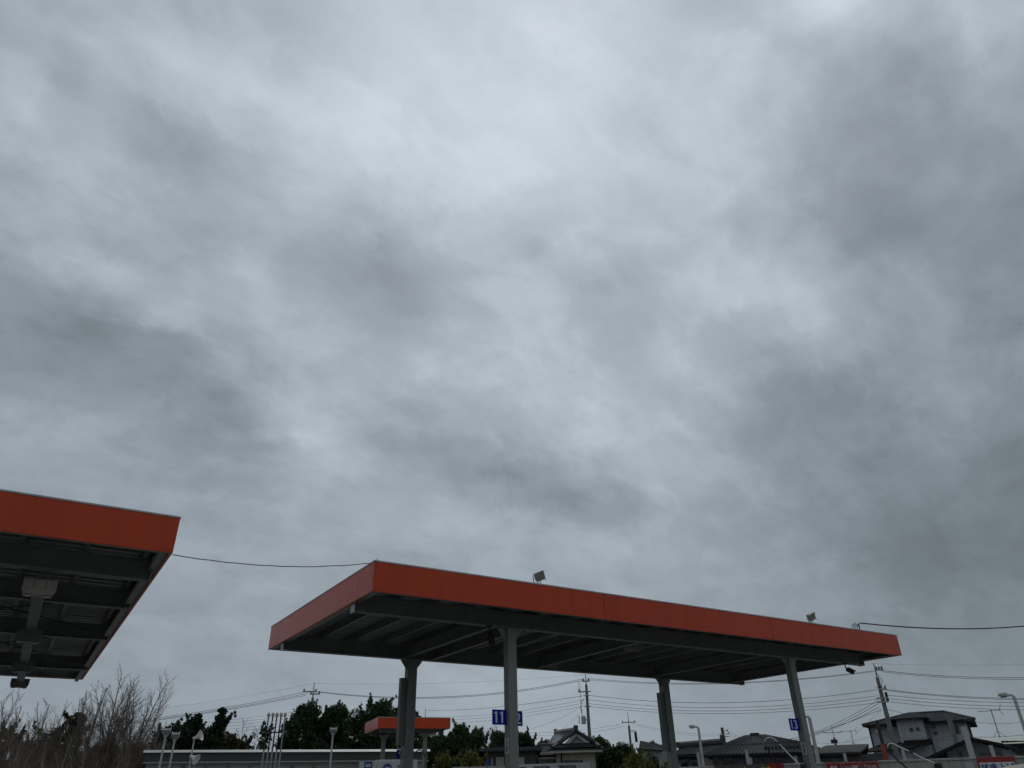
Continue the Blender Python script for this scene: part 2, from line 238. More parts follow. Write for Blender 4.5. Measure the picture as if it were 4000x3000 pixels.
# ---------------------------------------------------------------- builders
def tag(o, label=None, cat=None, group=None, kind=None):
    if label: o['label'] = label
    if cat: o['category'] = cat
    if group: o['group'] = group
    if kind: o['kind'] = kind
    return o
def thing(name, label, cat, loc=(0, 0, 0), rz=0., group=None):
    o = bpy.data.objects.new(name, None); COL.objects.link(o); o.empty_display_size = .2
    o.location = loc; o.rotation_euler = (0, 0, rz)
    return tag(o, label, cat, group)
def link(name, me, m=None, parent=None, loc=None, rot=None, scale=None):
    o = bpy.data.objects.new(name, me); COL.objects.link(o)
    if m is not None and not len(me.materials): me.materials.append(M[m] if isinstance(m, str) else m)
    o.parent = parent
    if loc is not None: o.location = loc
    if rot is not None: o.rotation_euler = rot
    if scale is not None: o.scale = scale
    return o
class MB:
    def __init__(s): s.v = []; s.f = []
    def add(s, vs, fs):
        n = len(s.v); s.v += [tuple(p) for p in vs]; s.f += [tuple(i+n for i in f) for f in fs]; return s
    def box(s, x0, x1, y0, y1, z0, z1, mtx=None):
        vs = [(x, y, z) for z in (z0, z1) for y in (y0, y1) for x in (x0, x1)]
        if mtx is not None: vs = [tuple(mtx @ Vector(p)) for p in vs]
        return s.add(vs, [(0, 2, 3, 1), (4, 5, 7, 6), (0, 1, 5, 4), (2, 6, 7, 3), (0, 4, 6, 2), (1, 3, 7, 5)])
    def tube(s, pts, r, n=8, cap=True):
        pts = [Vector(p) for p in pts]; rs = r if isinstance(r, (list, tuple)) else [r]*len(pts); base = len(s.v)
        prev = None
        for i, p in enumerate(pts):
            t = (pts[min(i+1, len(pts)-1)]-pts[max(i-1, 0)]).normalized()
            if prev is None: a = t.orthogonal().normalized()
            else:
                a = prev-t*prev.dot(t)
                a = a.normalized() if a.length > 1e-6 else t.orthogonal().normalized()
            prev = a; b = t.cross(a)
            for k in range(n):
                q = 2*pi*k/n+pi/n; s.v.append(tuple(p+(a*cos(q)+b*sin(q))*rs[i]))
        for i in range(len(pts)-1):
            for k in range(n):
                s.f.append((base+i*n+k, base+i*n+(k+1) % n, base+(i+1)*n+(k+1) % n, base+(i+1)*n+k))
        if cap:
            s.f.append(tuple(base+k for k in reversed(range(n)))); s.f.append(tuple(base+(len(pts)-1)*n+k for k in range(n)))
        return s
    def prism(s, poly, d0, d1, ax='y'):       # polygon in the two other axes, extruded along ax
        n = len(poly)
        def P(u, w, d): return (d, u, w) if ax == 'x' else ((u, d, w) if ax == 'y' else (u, w, d))
        return s.add([P(u, w, d0) for u, w in poly]+[P(u, w, d1) for u, w in poly],
                     [tuple(range(n-1, -1, -1)), tuple(range(n, 2*n))]+[(i, (i+1) % n, (i+1) % n+n, i+n) for i in range(n)])
    def slab(s, pts, t):                      # a planar polygon given thickness t along its normal
        P = [Vector(p) for p in pts]; nr = Vector((0, 0, 0))
        for i in range(len(P)): nr += P[i].cross(P[(i+1) % len(P)])
        nr.normalize(); n = len(P)
        return s.add([tuple(p) for p in P]+[tuple(p-nr*t) for p in P],
                     [tuple(range(n)), tuple(range(2*n-1, n-1, -1))]+[((i+1) % n, i, i+n, (i+1) % n+n) for i in range(n)])
    def mesh(s, name, smooth=False, bevel=0):
        me = bpy.data.meshes.new(name); me.from_pydata(s.v, [], s.f); me.update()
        import bmesh
        b = bmesh.new(); b.from_mesh(me); bmesh.ops.recalc_face_normals(b, faces=b.faces)
        if bevel: bmesh.ops.bevel(b, geom=list(b.edges), offset=bevel, segments=1, affect='EDGES', clamp_overlap=True)
        b.to_mesh(me); b.free()
        if smooth:
            me.shade_smooth()
            try: me.set_sharp_from_angle(angle=R(40))
            except Exception: pass
        return me
    def build(s, name, m, parent=None, loc=None, rot=None, smooth=False, bevel=0):
        return link(name, s.mesh(name, smooth, bevel), m, parent, loc, rot)
def copy_tree(o, parent=None):
    c = o.copy(); COL.objects.link(c); c.parent = parent
    for ch in list(o.children): copy_tree(ch, c)
    return c
def lathe(prof, n=14):
    b = MB(); m = len(prof)
    b.v = [(r*cos(2*pi*k/n), r*sin(2*pi*k/n), z) for r, z in prof for k in range(n)]
    b.f = [(i*n+k, i*n+(k+1) % n, (i+1)*n+(k+1) % n, (i+1)*n+k) for i in range(m-1) for k in range(n)]
    b.f += [tuple(range(n-1, -1, -1)), tuple((m-1)*n+k for k in range(n))]
    return b
def writing(name, text, size, m, parent, loc, rot, wide=1., off=0., space=1., thick=.003, fit=None):
    cu = bpy.data.curves.new('t', 'FONT'); cu.body = text; cu.size = size; cu.align_x = 'CENTER'; cu.align_y = 'CENTER'
    cu.extrude = thick; cu.offset = off; cu.space_line = space; cu.resolution_u = 3
    o = bpy.data.objects.new('t', cu); COL.objects.link(o)
    bpy.context.view_layer.update(); dg = bpy.context.evaluated_depsgraph_get(); me = bpy.data.meshes.new_from_object(o.evaluated_get(dg))
    bpy.data.objects.remove(o); bpy.data.curves.remove(cu); me.name = name
    if fit and len(me.vertices):       # scale into a width and height
        co = np.zeros(len(me.vertices)*3); me.vertices.foreach_get('co', co); co = co.reshape(-1, 3)
        lo, hi = co[:, :2].min(0), co[:, :2].max(0); co[:, :2] = (co[:, :2]-(lo+hi)/2)*(np.array(fit)/(hi-lo)); me.vertices.foreach_set('co', co.ravel()); me.update()
    o = link(name, me, m, parent, loc, rot, (wide, 1, 1)); return o
class Frame:      # a vertical working plane facing the camera from distance D, turned by yaw; local x right, y away, z up
    def __init__(s, px, D, yaw=0., py=2950):
        d = ray(px, py); h = math.hypot(d[0], d[1]); s.o = Vector((d[0]/h*D, d[1]/h*D, 0))
        s.rz = math.atan2(d[1], d[0])-pi/2+R(yaw); s.M = Matrix.Translation(s.o) @ Matrix.Rotation(s.rz, 4, 'Z'); s.I = s.M.inverted()
    def pt(s, px, py, y=0.):
        c = s.I @ Vector((0, 0, HCAM)); d = (s.I.to_3x3() @ Vector(ray(px, py))); k = (y-c.y)/d.y; p = c+d*k; return Vector((p.x, y, p.z))
    def thing(s, name, label, cat, group=None): return thing(name, label, cat, s.o, s.rz, group)

# ================================================================ SETTING
b = MB(); n = 30
b.v = [(x, y, 0) for y in np.linspace(-400, 1100, n) for x in np.linspace(-800, 800, n)]
b.f = [(j*n+i, j*n+i+1, (j+1)*n+i+1, (j+1)*n+i) for j in range(n-1) for i in range(n-1)]
tag(b.build('ground', 'asphalt'), kind='structure')
b = MB(); n = 24
b.v = [(x, y, .004) for y in np.linspace(-25, 45, n) for x in np.linspace(-35, 30, n)]
b.f = [(j*n+i, j*n+i+1, (j+1)*n+i+1, (j+1)*n+i) for j in range(n-1) for i in range(n-1)]
tag(b.build('forecourt', 'slab'), kind='structure')

# ================================================================ CANOPIES
AZ = R(32.7)
def ibeam(h, w, tw, tf, l0, l1, ax='x'):     # section centred on 0, bottom at 0
    p = [(-w/2, 0), (w/2, 0), (w/2, tf), (tw/2, tf), (tw/2, h-tf), (w/2, h-tf), (w/2, h), (-w/2, h), (-w/2, h-tf), (-tw/2, h-tf), (-tw/2, tf), (-w/2, tf)]
    return MB().prism(p, l0, l1, ax)
def canopy_col(y, DY): return (.098, .088) if y > DY*.6 and DY < 8 and DY > 4 else (.084, .075)
def canopy(name, label, group, corner, rz, LX, DY, beams, purlin0, purlin_step, fj, lj, rj, cross, cols, zb=4.0, fh=.42, bh=.25, over=(.05, .3)):
    """x runs along the front from the front-left corner, y to the rear"""
    t = thing(name, label, 'canopy', (corner[0], corner[1], 0), rz, group)
    th = .035; zt = zb+fh; zbm = zb-.12
    def panels(x0, x1, joints, place):
        xs = [x0]+[j for j in joints]+[x1]
        for a, c in zip(xs[:-1], xs[1:]):
            a += .004 if a != x0 else 0; c -= .004 if c != x1 else 0
            place(a, c)
    fr = lambda a, c: MB().box(a, c, 0, th, zb, zt).build('fascia_panel', 'orange', t, bevel=.004)
    bk = lambda a, c: MB().box(a, c, DY-th, DY, zb, zt).build('fascia_panel', 'orange', t, bevel=.004)
    lf = lambda a, c: MB().box(0, th, a, c, zb, zt).build('fascia_panel', 'orange', t, bevel=.004)
    rt = lambda a, c: MB().box(LX-th, LX, a, c, zb, zt).build('fascia_panel', 'orange', t, bevel=.004)
    panels(0, LX, fj, fr); panels(0, LX, fj, bk); panels(th+.002, DY-th-.002, lj, lf); panels(th+.002, DY-th-.002, rj, rt)
    for (x0, x1, y0, y1) in ((0, LX, -.006, th+.03), (0, LX, DY-th-.03, DY+.006), (-.006, th+.03, th+.033, DY-th-.033), (LX-th-.03, LX+.006, th+.033, DY-th-.033)):
        MB().box(x0-(.006 if y1-y0 < .1 else 0), x1+(.006 if y1-y0 < .1 else 0), y0, y1, zt+.001, zt+.02).build('fascia_cap', 'offwhite', t)
    g = th+.004
    for (x0, x1, y0, y1) in ((g, LX-g, g, g+.03), (g, LX-g, DY-g-.03, DY-g), (g, g+.03, g+.032, DY-g-.032), (LX-g-.03, LX-g, g+.032, DY-g-.032)):
        MB().box(x0, x1, y0, y1, zb+.012, zt-.02).build('fascia_backing', 'steel', t)
    for (x0, x1, y0, y1) in ((g+.032, LX-g-.032, g+.032, g+.08), (g+.032, LX-g-.032, DY-g-.08, DY-g-.032)):
        MB().box(x0, x1, y0, y1, zb+.012, zb+.026).build('bottom_angle', 'column', t)
    for (x0, x1) in ((g+.032, g+.10), (LX-g-.10, LX-g-.032)):
        MB().box(x0, x1, g+.082, DY-g-.082, zb+.012, zb+.026).build('bottom_angle', 'column', t)
    # ribbed roof deck, ribs along x
    zd = zbm+bh+.125; prof = []; y = g+.035; per = .21
    while y+per < DY-g-.035:
        prof += [(y, zd), (y+.075, zd), (y+.105, zd+.045), (y+.175, zd+.045)]; y += per
    prof.append((y, zd)); poly = prof+[(a, c+.006) for a, c in reversed(prof)]
    q = MB(); m = len(prof)
    for x in (g+.034, LX-g-.034): q.v += [(x, a, c) for a, c in prof]+[(x, a, c+.006) for a, c in prof]
    for i in range(m-1):
        q.f += [(i, i+1, 2*m+i+1, 2*m+i), (m+i, 3*m+i, 3*m+i+1, m+i+1), (i, m+i, m+i+1, i+1), (2*m+i, 2*m+i+1, 3*m+i+1, 3*m+i)]
    q.build('roof_deck', 'deck', t)
    for y in beams: ibeam(bh, .13, .012, .016, over[0], LX-over[1]).mesh('beam'); ibeam(bh, .13, .012, .016, over[0], LX-over[1]).build('beam', 'steel', t, (0, y, zbm))
    for y in beams:       # end plates of the beams
        for x in (over[0], LX-over[1]): MB().box(-.004, .004, -.08, .08, -.012, bh-.01).build('beam_end_plate', 'galv', t, (x+(-.005 if x < 1 else .005), y, zbm))
    pm = MB().prism([(-.03, 0), (.03, 0), (.03, .012), (-.018, .012), (-.018, .108), (.03, .108), (.03, .12), (-.03, .12)], g+.04, DY-g-.04, 'y').mesh('purlin')
    x = purlin0
    while x < LX-.15: link('purlin', pm, 'steel', t, (x, 0, zbm+bh+.001)); x += purlin_step
    for x, y0, y1 in cross:
        ibeam(bh-.05, .10, .010, .013, y0+.07, y1-.07, 'y').build('cross_beam', 'steel', t, (x, 0, zbm+.022))
    for x, y in cols:
        hx, hy = canopy_col(y, DY); c = MB().box(-hx, hx, -hy, hy, .02, zbm-.012).build('column', 'column', t, (x, y, 0), bevel=.008)
        MB().box(-.16, .16, -.15, .15, 0, .02).build('base_plate', 'column', c)
        MB().box(-.20, .20, -.085, .085, zbm-.012, zbm-.001).build('cap_plate', 'column', c)
        for s_ in (-1, 1): MB().prism([(s_*(hx+.001), zbm-.014), (s_*.23, zbm-.014), (s_*.23, zbm-.035), (s_*(hx+.001), zbm-.20)], -.006, .006, 'y').build('gusset', 'column', c)
    return t
CA = at_z(1455, 2308, 4.0)
main = canopy('wash_bay_canopy', 'large orange canopy on four grey columns, in the centre right', 'orange wash bay canopies', CA, AZ, 12.62, 5.23, (.85, 4.42), .12, .64,
              (4.16, 8.36), (.6, 4.6), (.6, 4.6), [(2.55, .85, 4.42), (3.15, .85, 4.42), (5.75, .85, 4.42), (9.2, .85, 4.42), (11.9, .85, 4.42)], [(2.80, .85), (9.80, .85), (2.68, 4.42), (9.5, 4.42)])
LA = at_z(675, 2160, 4.0)
LLX = 12.6
e1 = Vector((cos(AZ), sin(AZ), 0)); e2 = Vector((-sin(AZ), cos(AZ), 0))
left = canopy('wash_bay_canopy', 'deep orange canopy cut by the left edge, its dark underside showing', 'orange wash bay canopies', LA-e1*LLX, AZ, LLX, 11.6,
              (.96, 2.73, 5.41, 9.09), LLX-.21-.65*14, .65, (1.2, 5.4), (4, 8), (4, 8), [], [(2.8, .96), (2.8, 9.09), (6.9-.4, 10.6)][:2], over=(.3, .1))
for k, (y0, y1) in enumerate(((2.8, 5.35), (5.5, 9.0))):     # thin cross bracing rods under the left roof
    for a, c in ((y0, y1), (y1, y0)):
        MB().tube([(LLX-2.8, a, 4.02), (LLX-.4, c, 4.02)], .009, 6).build('bracing_rod', 'black', left)
    MB().box(LLX-.17, LLX-.10, y0, y1, 3.93, 3.99).build('edge_channel', 'column', left)
MB().box(LLX-.17, LLX-.10, 1.05, 2.65, 3.93, 3.99).build('edge_channel', 'column', left)
MB().box(LLX-.17, LLX-.10, 9.2, 11.4, 3.93, 3.99).build('edge_channel', 'column', left)
# lamp track under the left canopy
tr = MB().box(LLX-1.29, LLX-1.15, 1.2, 10.95, 3.79, 3.865).build('lamp_track', 'steel', left)
for k, (y, lb) in enumerate(((1.24, 'wide beige lamp box under the left canopy, nearest to its front'), (4.57, 'beige lamp box under the left canopy, second from its front'),
                             (7.94, 'lamp box under the left canopy, third from its front'), (10.82, 'lamp box sticking out at the rear edge of the left canopy'))):
    p = LA+e1*(-1.22)+e2*y
    o = thing('lamp_box', lb, 'lamp', (p.x, p.y, 3.64 if k < 3 else 3.69), AZ, 'lamp boxes under the left canopy')
    for s_ in (-1, 0, 1): MB().box(s_*.117-.057, s_*.117+.057, -.10, .10, .06, .17).build('housing', 'beige' if k == 0 else 'steel', o, bevel=.006)
    MB().prism([(-.17, .06), (-.15, .0), (.15, 0), (.17, .06)], -.085, .085, 'y').build('reflector', 'beige' if k == 0 else 'steel', o)
    for s_ in (-1, 1):
        MB().box(s_*.10-.035, s_*.10+.035, -.05, .05, -.013, -.006).build('lamp_glass', 'lens', o)
        MB().box(s_*.06-.006, s_*.06+.006, -.01, .01, .17, .225).build('hanger', 'black', o)

def on_main(s, t_, z): return Vector((CA.x, CA.y, 0))+e1*s+e2*t_+Vector((0, 0, z))
# cable ducts on the rear columns, luminaires
for x, z0, z1 in ((2.68-.165, 2.32, 3.52), (9.5-.165, 2.28, 3.55)):
    MB().prism([(x-.055, 4.36), (x+.055, 4.36), (x+.055, 4.48), (x+.035, 4.48), (x+.035, 4.38), (x-.035, 4.38), (x-.035, 4.48), (x-.055, 4.48)], z0, z1, 'z').build('cable_duct', 'steel', main)
for (s_, t_, lb) in ((6.1, 1.6, 'slim tube light under the main canopy, nearer its front beam'), (5.9, 4.1, 'slim tube light under the main canopy, along its rear beam')):
    p = on_main(s_, t_, 3.9); o = thing('tube_light', lb, 'light', p, AZ, 'tube lights under the main canopy')
    MB().prism([(-.06, .1), (-.03, 0), (.03, 0), (.06, .1)], -.22, .22, 'x').build('housing', 'steel', o)
    MB().tube([(-.2, 0, -.02), (.2, 0, -.02)], .012, 8).build('tube', 'lens', o)
    for q in (-.15, .15): MB().box(q-.01, q+.01, -.01, .01, .10, .23).build('hanger', 'galv', o)
# floodlights on the roof edge
for s_, lb in ((2.87, 'white floodlight on the canopy roof edge, left of two'), (9.76, 'white floodlight on the canopy roof edge, right of two')):
    o = thing('roof_floodlight', lb, 'floodlight', on_main(s_, .09, 4.436), AZ, 'floodlights on the canopy roof')
    MB().box(-.10, .10, -.05, .05, 0, .02).build('mount_plate', 'galv', o)
    q = MB(); 
    for s2 in (-1, 1): q.tube([(s2*.07, 0, .02), (s2*.08, .0, .1), (s2*.105, .0, .17)], .009, 6)
    for i, s2 in enumerate((-1, 1)): MB().tube([(s2*.05, 0, .02), (s2*.07, 0, .06), (s2*.078, 0, .15)], .008, 6).build('bracket_arm', 'galv', o)
    hd = MB().prism([(-.045, -.055), (.04, -.075), (.04, .075), (-.045, .055)], -.08, .08, 'x').build('lamp_head', 'column', o, (.05, 0, .16), (R(212), R(-22), R(-24)), bevel=.006)
    MB().box(-.07, .07, .041, .046, -.062, .062).build('glass', 'lens', hd)
    for k in range(4): MB().box(-.07, .07, -.062, -.046, -.045+k*.027, -.037+k*.027).build('cooling_fin', 'offwhite', hd)
    for s2 in (-1, 1):
        for z in (-.075, .075): MB().box(s2*.07-.005, s2*.07+.005, .02, .07, z-.006, z+.006).build('clip', 'offwhite', hd)
# wire anchors and cables of the canopy
o = thing('cable_anchor', 'small galvanised cable bracket on the right end of the canopy roof', 'bracket', on_main(11.3, .1, 4.436), AZ)
for k, (x, y, h) in enumerate(((-.10, 0, .14), (0, 0, .17), (.07, 0, .15))): MB().tube([(x-.05, y, 0), (x+.01, y, h), (x+.06, y, h*.55), (x+.05, y, 0)], .009, 6).build('strut', 'galv', o)
o = thing('roof_spike', 'tiny spike on the near left corner of the canopy roof', 'spike', on_main(.06, .06, 4.436), AZ)
MB().tube([(0, 0, 0), (0, 0, .055)], [.012, .004], 6).build('rod', 'galv', o); MB().box(.02, .2, -.01, .01, 0, .018).build('clamp', 'galv', o)
def sag(a, c, s_, n=18): return [Vector(a).lerp(Vector(c), i/n)-Vector((0, 0, s_*4*(i/n)*(1-i/n))) for i in range(n+1)]
def cable(name, label, a, c, s_, r, m='wire', group=None, n=18, sides=5, wob=0):
    pts = sag(a, c, s_, n)
    if wob:
        for i in range(1, n): pts[i].z += rnd.uniform(-wob, wob)
    b = MB().tube(pts, r, sides); o = b.build(name, m, smooth=True); return tag(o, label, 'cable', group)
ca = LA+Vector((0, 0, -.02)); cb = on_main(.03, .25, 4.46)
cable('service_cable', 'sagging grey cable strung between the left canopy and the main canopy', ca, cb, .09, .007, 'wireg', wob=.004)
a0 = on_main(11.48, .12, 4.62); a1 = at_d(4400, 2372, 26)
q = MB().tube([on_main(11.46, .12, 4.436), on_main(11.47, .12, 4.6), a0+Vector((.06, .02, .0))]+sag(a0+Vector((.12, .05, 0)), a1, .30, 22), .014, 6)
tag(q.build('service_cable', 'wire', smooth=True), 'thick black cable leaving the canopy roof towards the right edge', 'cable')
# CCTV cameras
def cctv(pos, rz, label, tilt):
    o = thing('security_camera', label, 'camera', pos, rz, 'security cameras under the main canopy')
    MB().box(-.04, .04, -.04, .04, .06, .09).build('mount', 'black', o)
    MB().tube([(0, 0, .06), (0, 0, 0), (.06, 0, -.05)], .013, 8).build('arm', 'black', o)
    h = lathe([(.038, 0), (.042, .02), (.042, .17), (.034, .175), (.03, .165)], 12).build('housing', 'black', o, (.02, 0, -.04), (0, R(tilt), 0), smooth=True)
    MB().box(-.05, -.042, -.045, .045, .01, .21).build('sunshade', 'black', h)
cctv(on_main(2.38, .80, 3.79), AZ-R(100), 'black security camera hanging beside the near left column', 160)
cctv(on_main(11.63, .80, 3.79), AZ-R(15), 'black security camera hanging from the right end of the front beam', 112)
# number signs on the columns
def number_sign(text, x0, x1, z0, z1, y, label, digx=None, fitw=None):
    p = on_main((x0+x1)/2, y, 0); p.z = z0
    o = thing('number_sign', label, 'sign', p, AZ, 'blue number signs on the columns'); w = x1-x0; h = z1-z0
    MB().box(-w/2, w/2, -.006, .006, 0, h).build('board', 'blue', o)
    if text == '1 1':
        for dx in (-.052, .052):
            MB().prism([(dx-.012, h*.13), (dx+.018, h*.13), (dx+.018, h*.87), (dx-.008, h*.87), (dx-.036, h*.80), (dx-.036, h*.70), (dx-.012, h*.73)], -.011, -.0065, 'y').build('numeral', 'printw', o, (digx, 0, 0))
    else: writing('numeral', text, .2, 'printw', o, ((digx or 0), -.0105, h*.5), (R(90), 0, 0), fit=(fitw or w*.8, h*.74), off=.002)
    MB().box(-w/2+.02, w/2-.02, .006, .016, h*.3, h*.36).build('bracket', 'galv', o)
number_sign('1 1', 2.455, 2.712, 2.42, 2.635, .85, 'blue sign with white number 11 left of the near column', -.01, .155)
number_sign('12', 2.80, 3.07, 2.42, 2.635, .945, 'blue sign showing a white 2 right of the near column', .005, .19)
number_sign('13', 9.42, 9.712, 2.48, 2.70, .85, 'blue sign with white number 13 on the right column', -.02, .18)
number_sign('14', 9.86, 10.05, 2.48, 2.70, .945, 'blue sign edge just right of the right column', 0, .12)
number_sign('9', 2.51, 2.68, 2.11, 2.26, 4.52, 'small blue sign low on the rear left column', -.01, .08)
def notice(x, z0, z1, label):
    p = on_main(x-.0865, .85, z0); o = thing('paper_notice', label, 'notice', p, AZ, 'paper notices on the columns')
    MB().box(-.002, .0, -.06, .06, 0, z1-z0).build('sheet', 'paper', o)
    writing('lettering', '分\n別', .07, 'printk', o, (-.004, 0, (z1-z0)*.5), (R(90), 0, R(-90)), off=.001, fit=(.055, (z1-z0)*.8), thick=.001)
notice(2.80, 2.02, 2.235, 'white paper notice with two dark characters low on the near column, below the eleven')
notice(9.80, 2.05, 2.27, 'white paper notice with two dark characters low on the right column')

# small far canopy
FC = at_z(1476, 2844, 4.0)
fcr = canopy('pump_canopy', 'small orange canopy far off, behind the rear left column', 'orange wash bay canopies', FC, R(21), 3.2, 3.2, (.45, 2.6), .3, .6, (), (), (), [(.8, .45, 2.6), (2.4, .45, 2.6)], [(.72, 2.2), (2.28, .8)], over=(.2, .2))
for x, y in ((1.3, .45), (2.6, .5)):
    o = thing('canopy_lamp', 'pale lamp under the small far canopy, '+('left' if x < 2 else 'right')+' of two', 'lamp', FC+Vector((cos(R(21))*x-sin(R(21))*y, sin(R(21))*x+cos(R(21))*y, -.26)), R(21), 'lamps under the far canopy')
    MB().prism([(-.25, .06), (-.2, 0), (.2, 0), (.25, .06)], -.12, .12, 'y').build('housing', 'offwhite', o)
    MB().box(-.02, .02, -.02, .02, .06, .139).build('hanger', 'galv', o)

# ================================================================ GREY BUILDING, PIPES AND POSTS (left)
F = Frame(1120, 40, 3)
o = F.thing('flat_roofed_building', 'long low grey building with white roof edge at bottom left', 'building')
a, c = F.pt(572, 2931), F.pt(1668, 2931); zt = (a.z+c.z)/2; zm = F.pt(1100, 2979).z
MB().box(a.x+.1, c.x-.1, 0, 9, 0, zm).build('wall', 'greywall', o)
MB().box(a.x+.02, c.x-.02, -.25, 9.2, zm+.06, zt-.102).build('parapet', 'darkwall', o)
MB().box(a.x-.02, c.x+.02, -.30, 9.25, zm+.001, zm+.059).build('ledge', 'greywall', o)
MB().prism([(-.40, zt-.10), (-.40, zt-.085), (-.26, zt+.02), (9.3, zt+.02), (9.3, zt-.10)], a.x-.08, c.x+.08, 'x').build('coping', 'alu', o)
for k in range(12):
    x = a.x+1.2+k*(c.x-a.x-2.4)/11
    MB().box(x-.55, x+.55, -.03, -.002, .1, zm-.1).build('wall_panel', 'greywall', o)
def flood_post(px, pytop, D, label, w=.07):
    F = Frame(px, D, 0, pytop); o = F.thing('floodlight_post', label, 'light pole', 'floodlight posts by the grey building'); z = F.pt(px, pytop).z
    MB().box(-w/2, w/2, -w/2, w/2, 0, z-.22).build('post', 'offwhite', o, bevel=.01)
    MB().box(-.07, .07, -.03, .03, z-.22, z-.12).build('bracket', 'offwhite', o)
    h = MB().prism([(-.13, z-.14), (.10, z-.17), (.14, z-.02), (-.10, z)], -.12, .12, 'x').build('lamp_head', 'steel', o)
    MB().prism([(-.135, z-.03), (.145, z-.05), (.145, z-.0), (-.13, z+.03)], -.13, .13, 'x').build('hood', 'white', h)
    for s_ in (-1, 1): MB().box(s_*.125-.012, s_*.125+.012, -.05, .05, z-.12, z+.07).build('clip', 'white', h)
flood_post(652, 2850, 30, 'pale square post with floodlight, leftmost before the grey building')
flood_post(687, 2866, 31, 'pale square post with floodlight, second from left before the grey building')
flood_post(1303, 2847, 33, 'lone pale post with floodlight right of the vent pipes')
F = Frame(757, 30, 0, 2900); o = F.thing('speaker_pole', 'thin pole with two white horn speakers before the grey building', 'speaker pole')
z1 = F.pt(757, 2882).z; z2 = F.pt(745, 2965).z
MB().tube([(0, 0, 0), (0, 0, z1)], .03, 8).build('pole', 'offwhite', o)
for z, rot in ((z1+.02, (0, R(70), R(-25))), (z2+.05, (0, R(115), R(-30)))):
    h = lathe([(.045, -.12), (.05, -.02), (.055, 0), (.09, .07), (.17, .16), (.18, .165), (.17, .15), (.08, .06), (.03, .02)], 14).build('horn', 'white', o, (.06, -.04, z), rot, smooth=True)
    MB().box(-.04, .04, -.03, .03, -.10, -.02).build('driver', 'offwhite', h)
# five vent pipes on one rack
F = Frame(1040, 36); o = F.thing('vent_pipe_rack', 'row of five capped vent pipes before the grey building', 'vent pipes')
for k, (xt, xb) in enumerate(((1059, 1027), (1076, 1044), (1092, 1060), (1109, 1077), (1124, 1093))):
    pb = F.pt(xb, 2960); zt = F.pt(xt, 2790).z; x = pb.x
    p = MB().tube([(x, 0, 0), (x, 0, zt-.1)], .032, 8).build('pipe', 'black' if k < 4 else 'galv', o, smooth=True)
    p2 = MB().tube([(x, -.001, 0), (x, -.001, F.pt(xb, 2932).z)], .038, 8).build('lower_sleeve', 'greywall', p, smooth=True)
    lathe([(.04, zt-.12), (.065, zt-.08), (.07, zt), (.05, zt+.05), (.015, zt+.07)], 10).build('cap', 'offwhite', p, (x, 0, 0), smooth=True)
xa, xc = F.pt(1027, 2960).x, F.pt(1093, 2960).x; zc = F.pt(1060, 2860).z
MB().box(xa-.2, xc+.15, .05, .09, zc-.03, zc+.03).build('crossbar', 'steel', o)
MB().box(xa-.3, xc+.3, -.2, .2, 0, .1).build('plinth', 'concrete', o)
# wash machine with printed panels under the far canopy
F = Frame(1500, 29, 8); o = F.thing('car_wash_machine', 'white wash machine with blue and white panels behind the rear left column', 'machine')
def pz(px, py): p = F.pt(px, py); return p.x, p.z
x0, z0 = pz(1474, 2968); x1, _ = pz(1580, 2968)
MB().box(x0, x1, 0, 1.6, .1, z0).build('body', 'offwhite', o, bevel=.02)
MB().box(x0-.05, x1+.05, -.02, 1.7, 0, .1).build('plinth', 'concrete', o)
xb0, zb0 = pz(1424, 2973); xb1, _ = pz(1456, 2973)
sd = MB().box(xb0-.12, x0-.005, .02, .5, .1, zb0-.01).build('side_cabinet', 'offwhite', o)
pn = MB().box(xb0, xb1, .0, .018, .6, zb0-.02).build('blue_panel', 'bluedeep', sd)
writing('panel_lettering', 'KeePer', .15, 'printw', pn, ((xb0+xb1)/2, -.004, pz(1440, 2989)[1]), (R(90), 0, 0), fit=((xb1-xb0)*.65, .12), off=.004)
gx, gz = pz(1513, 3003); gr = pz(1531, 3003)[0]-gx
dk = lathe([(gr, 0), (gr, .015)], 32).build('globe_emblem', 'bluedeep', o, (gx, -.003, gz), (R(90), 0, 0))
writing('emblem_lettering', 'EN', .15, 'printw', o, (gx+.02, -.022, gz+.03), (R(90), 0, 0), fit=(gr*1.1, gr*.35), off=.004)
tx, tz = pz(1563, 2994); writing('panel_lettering', 'NEW', .1, 'printk', o, (tx+.05, -.004, tz), (R(90), 0, 0), fit=(.30, .085), off=.004)
F2 = Frame(1620, 29, 8); o = F2.thing('vacuum_unit', 'white vacuum cabinet with black hose arch right of the rear left column', 'machine')
xa, za = F2.pt(1611, 2967).x, F2.pt(1611, 2967).z; xb = F2.pt(1631, 2967).x
MB().box(xa, xb, 0, .4, 0, za).build('cabinet', 'offwhite', o, bevel=.01)
hz = F2.pt(1630, 2930).z; MB().tube([(xb-.07, .2, za), (xb-.06, .2, hz-.12), (xb, .2, hz), (xb+.1, .2, hz+.02), (xb+.22, .2, hz-.02), (xb+.28, .2, hz-.2)], .022, 8).build('hose_arch', 'black', o, smooth=True)
MB().tube([(xb+.32, .15, 0), (xb+.3, .15, hz-.15), (xb+.34, .15, hz+.02)], .02, 8).build('hose', 'black', o, smooth=True)

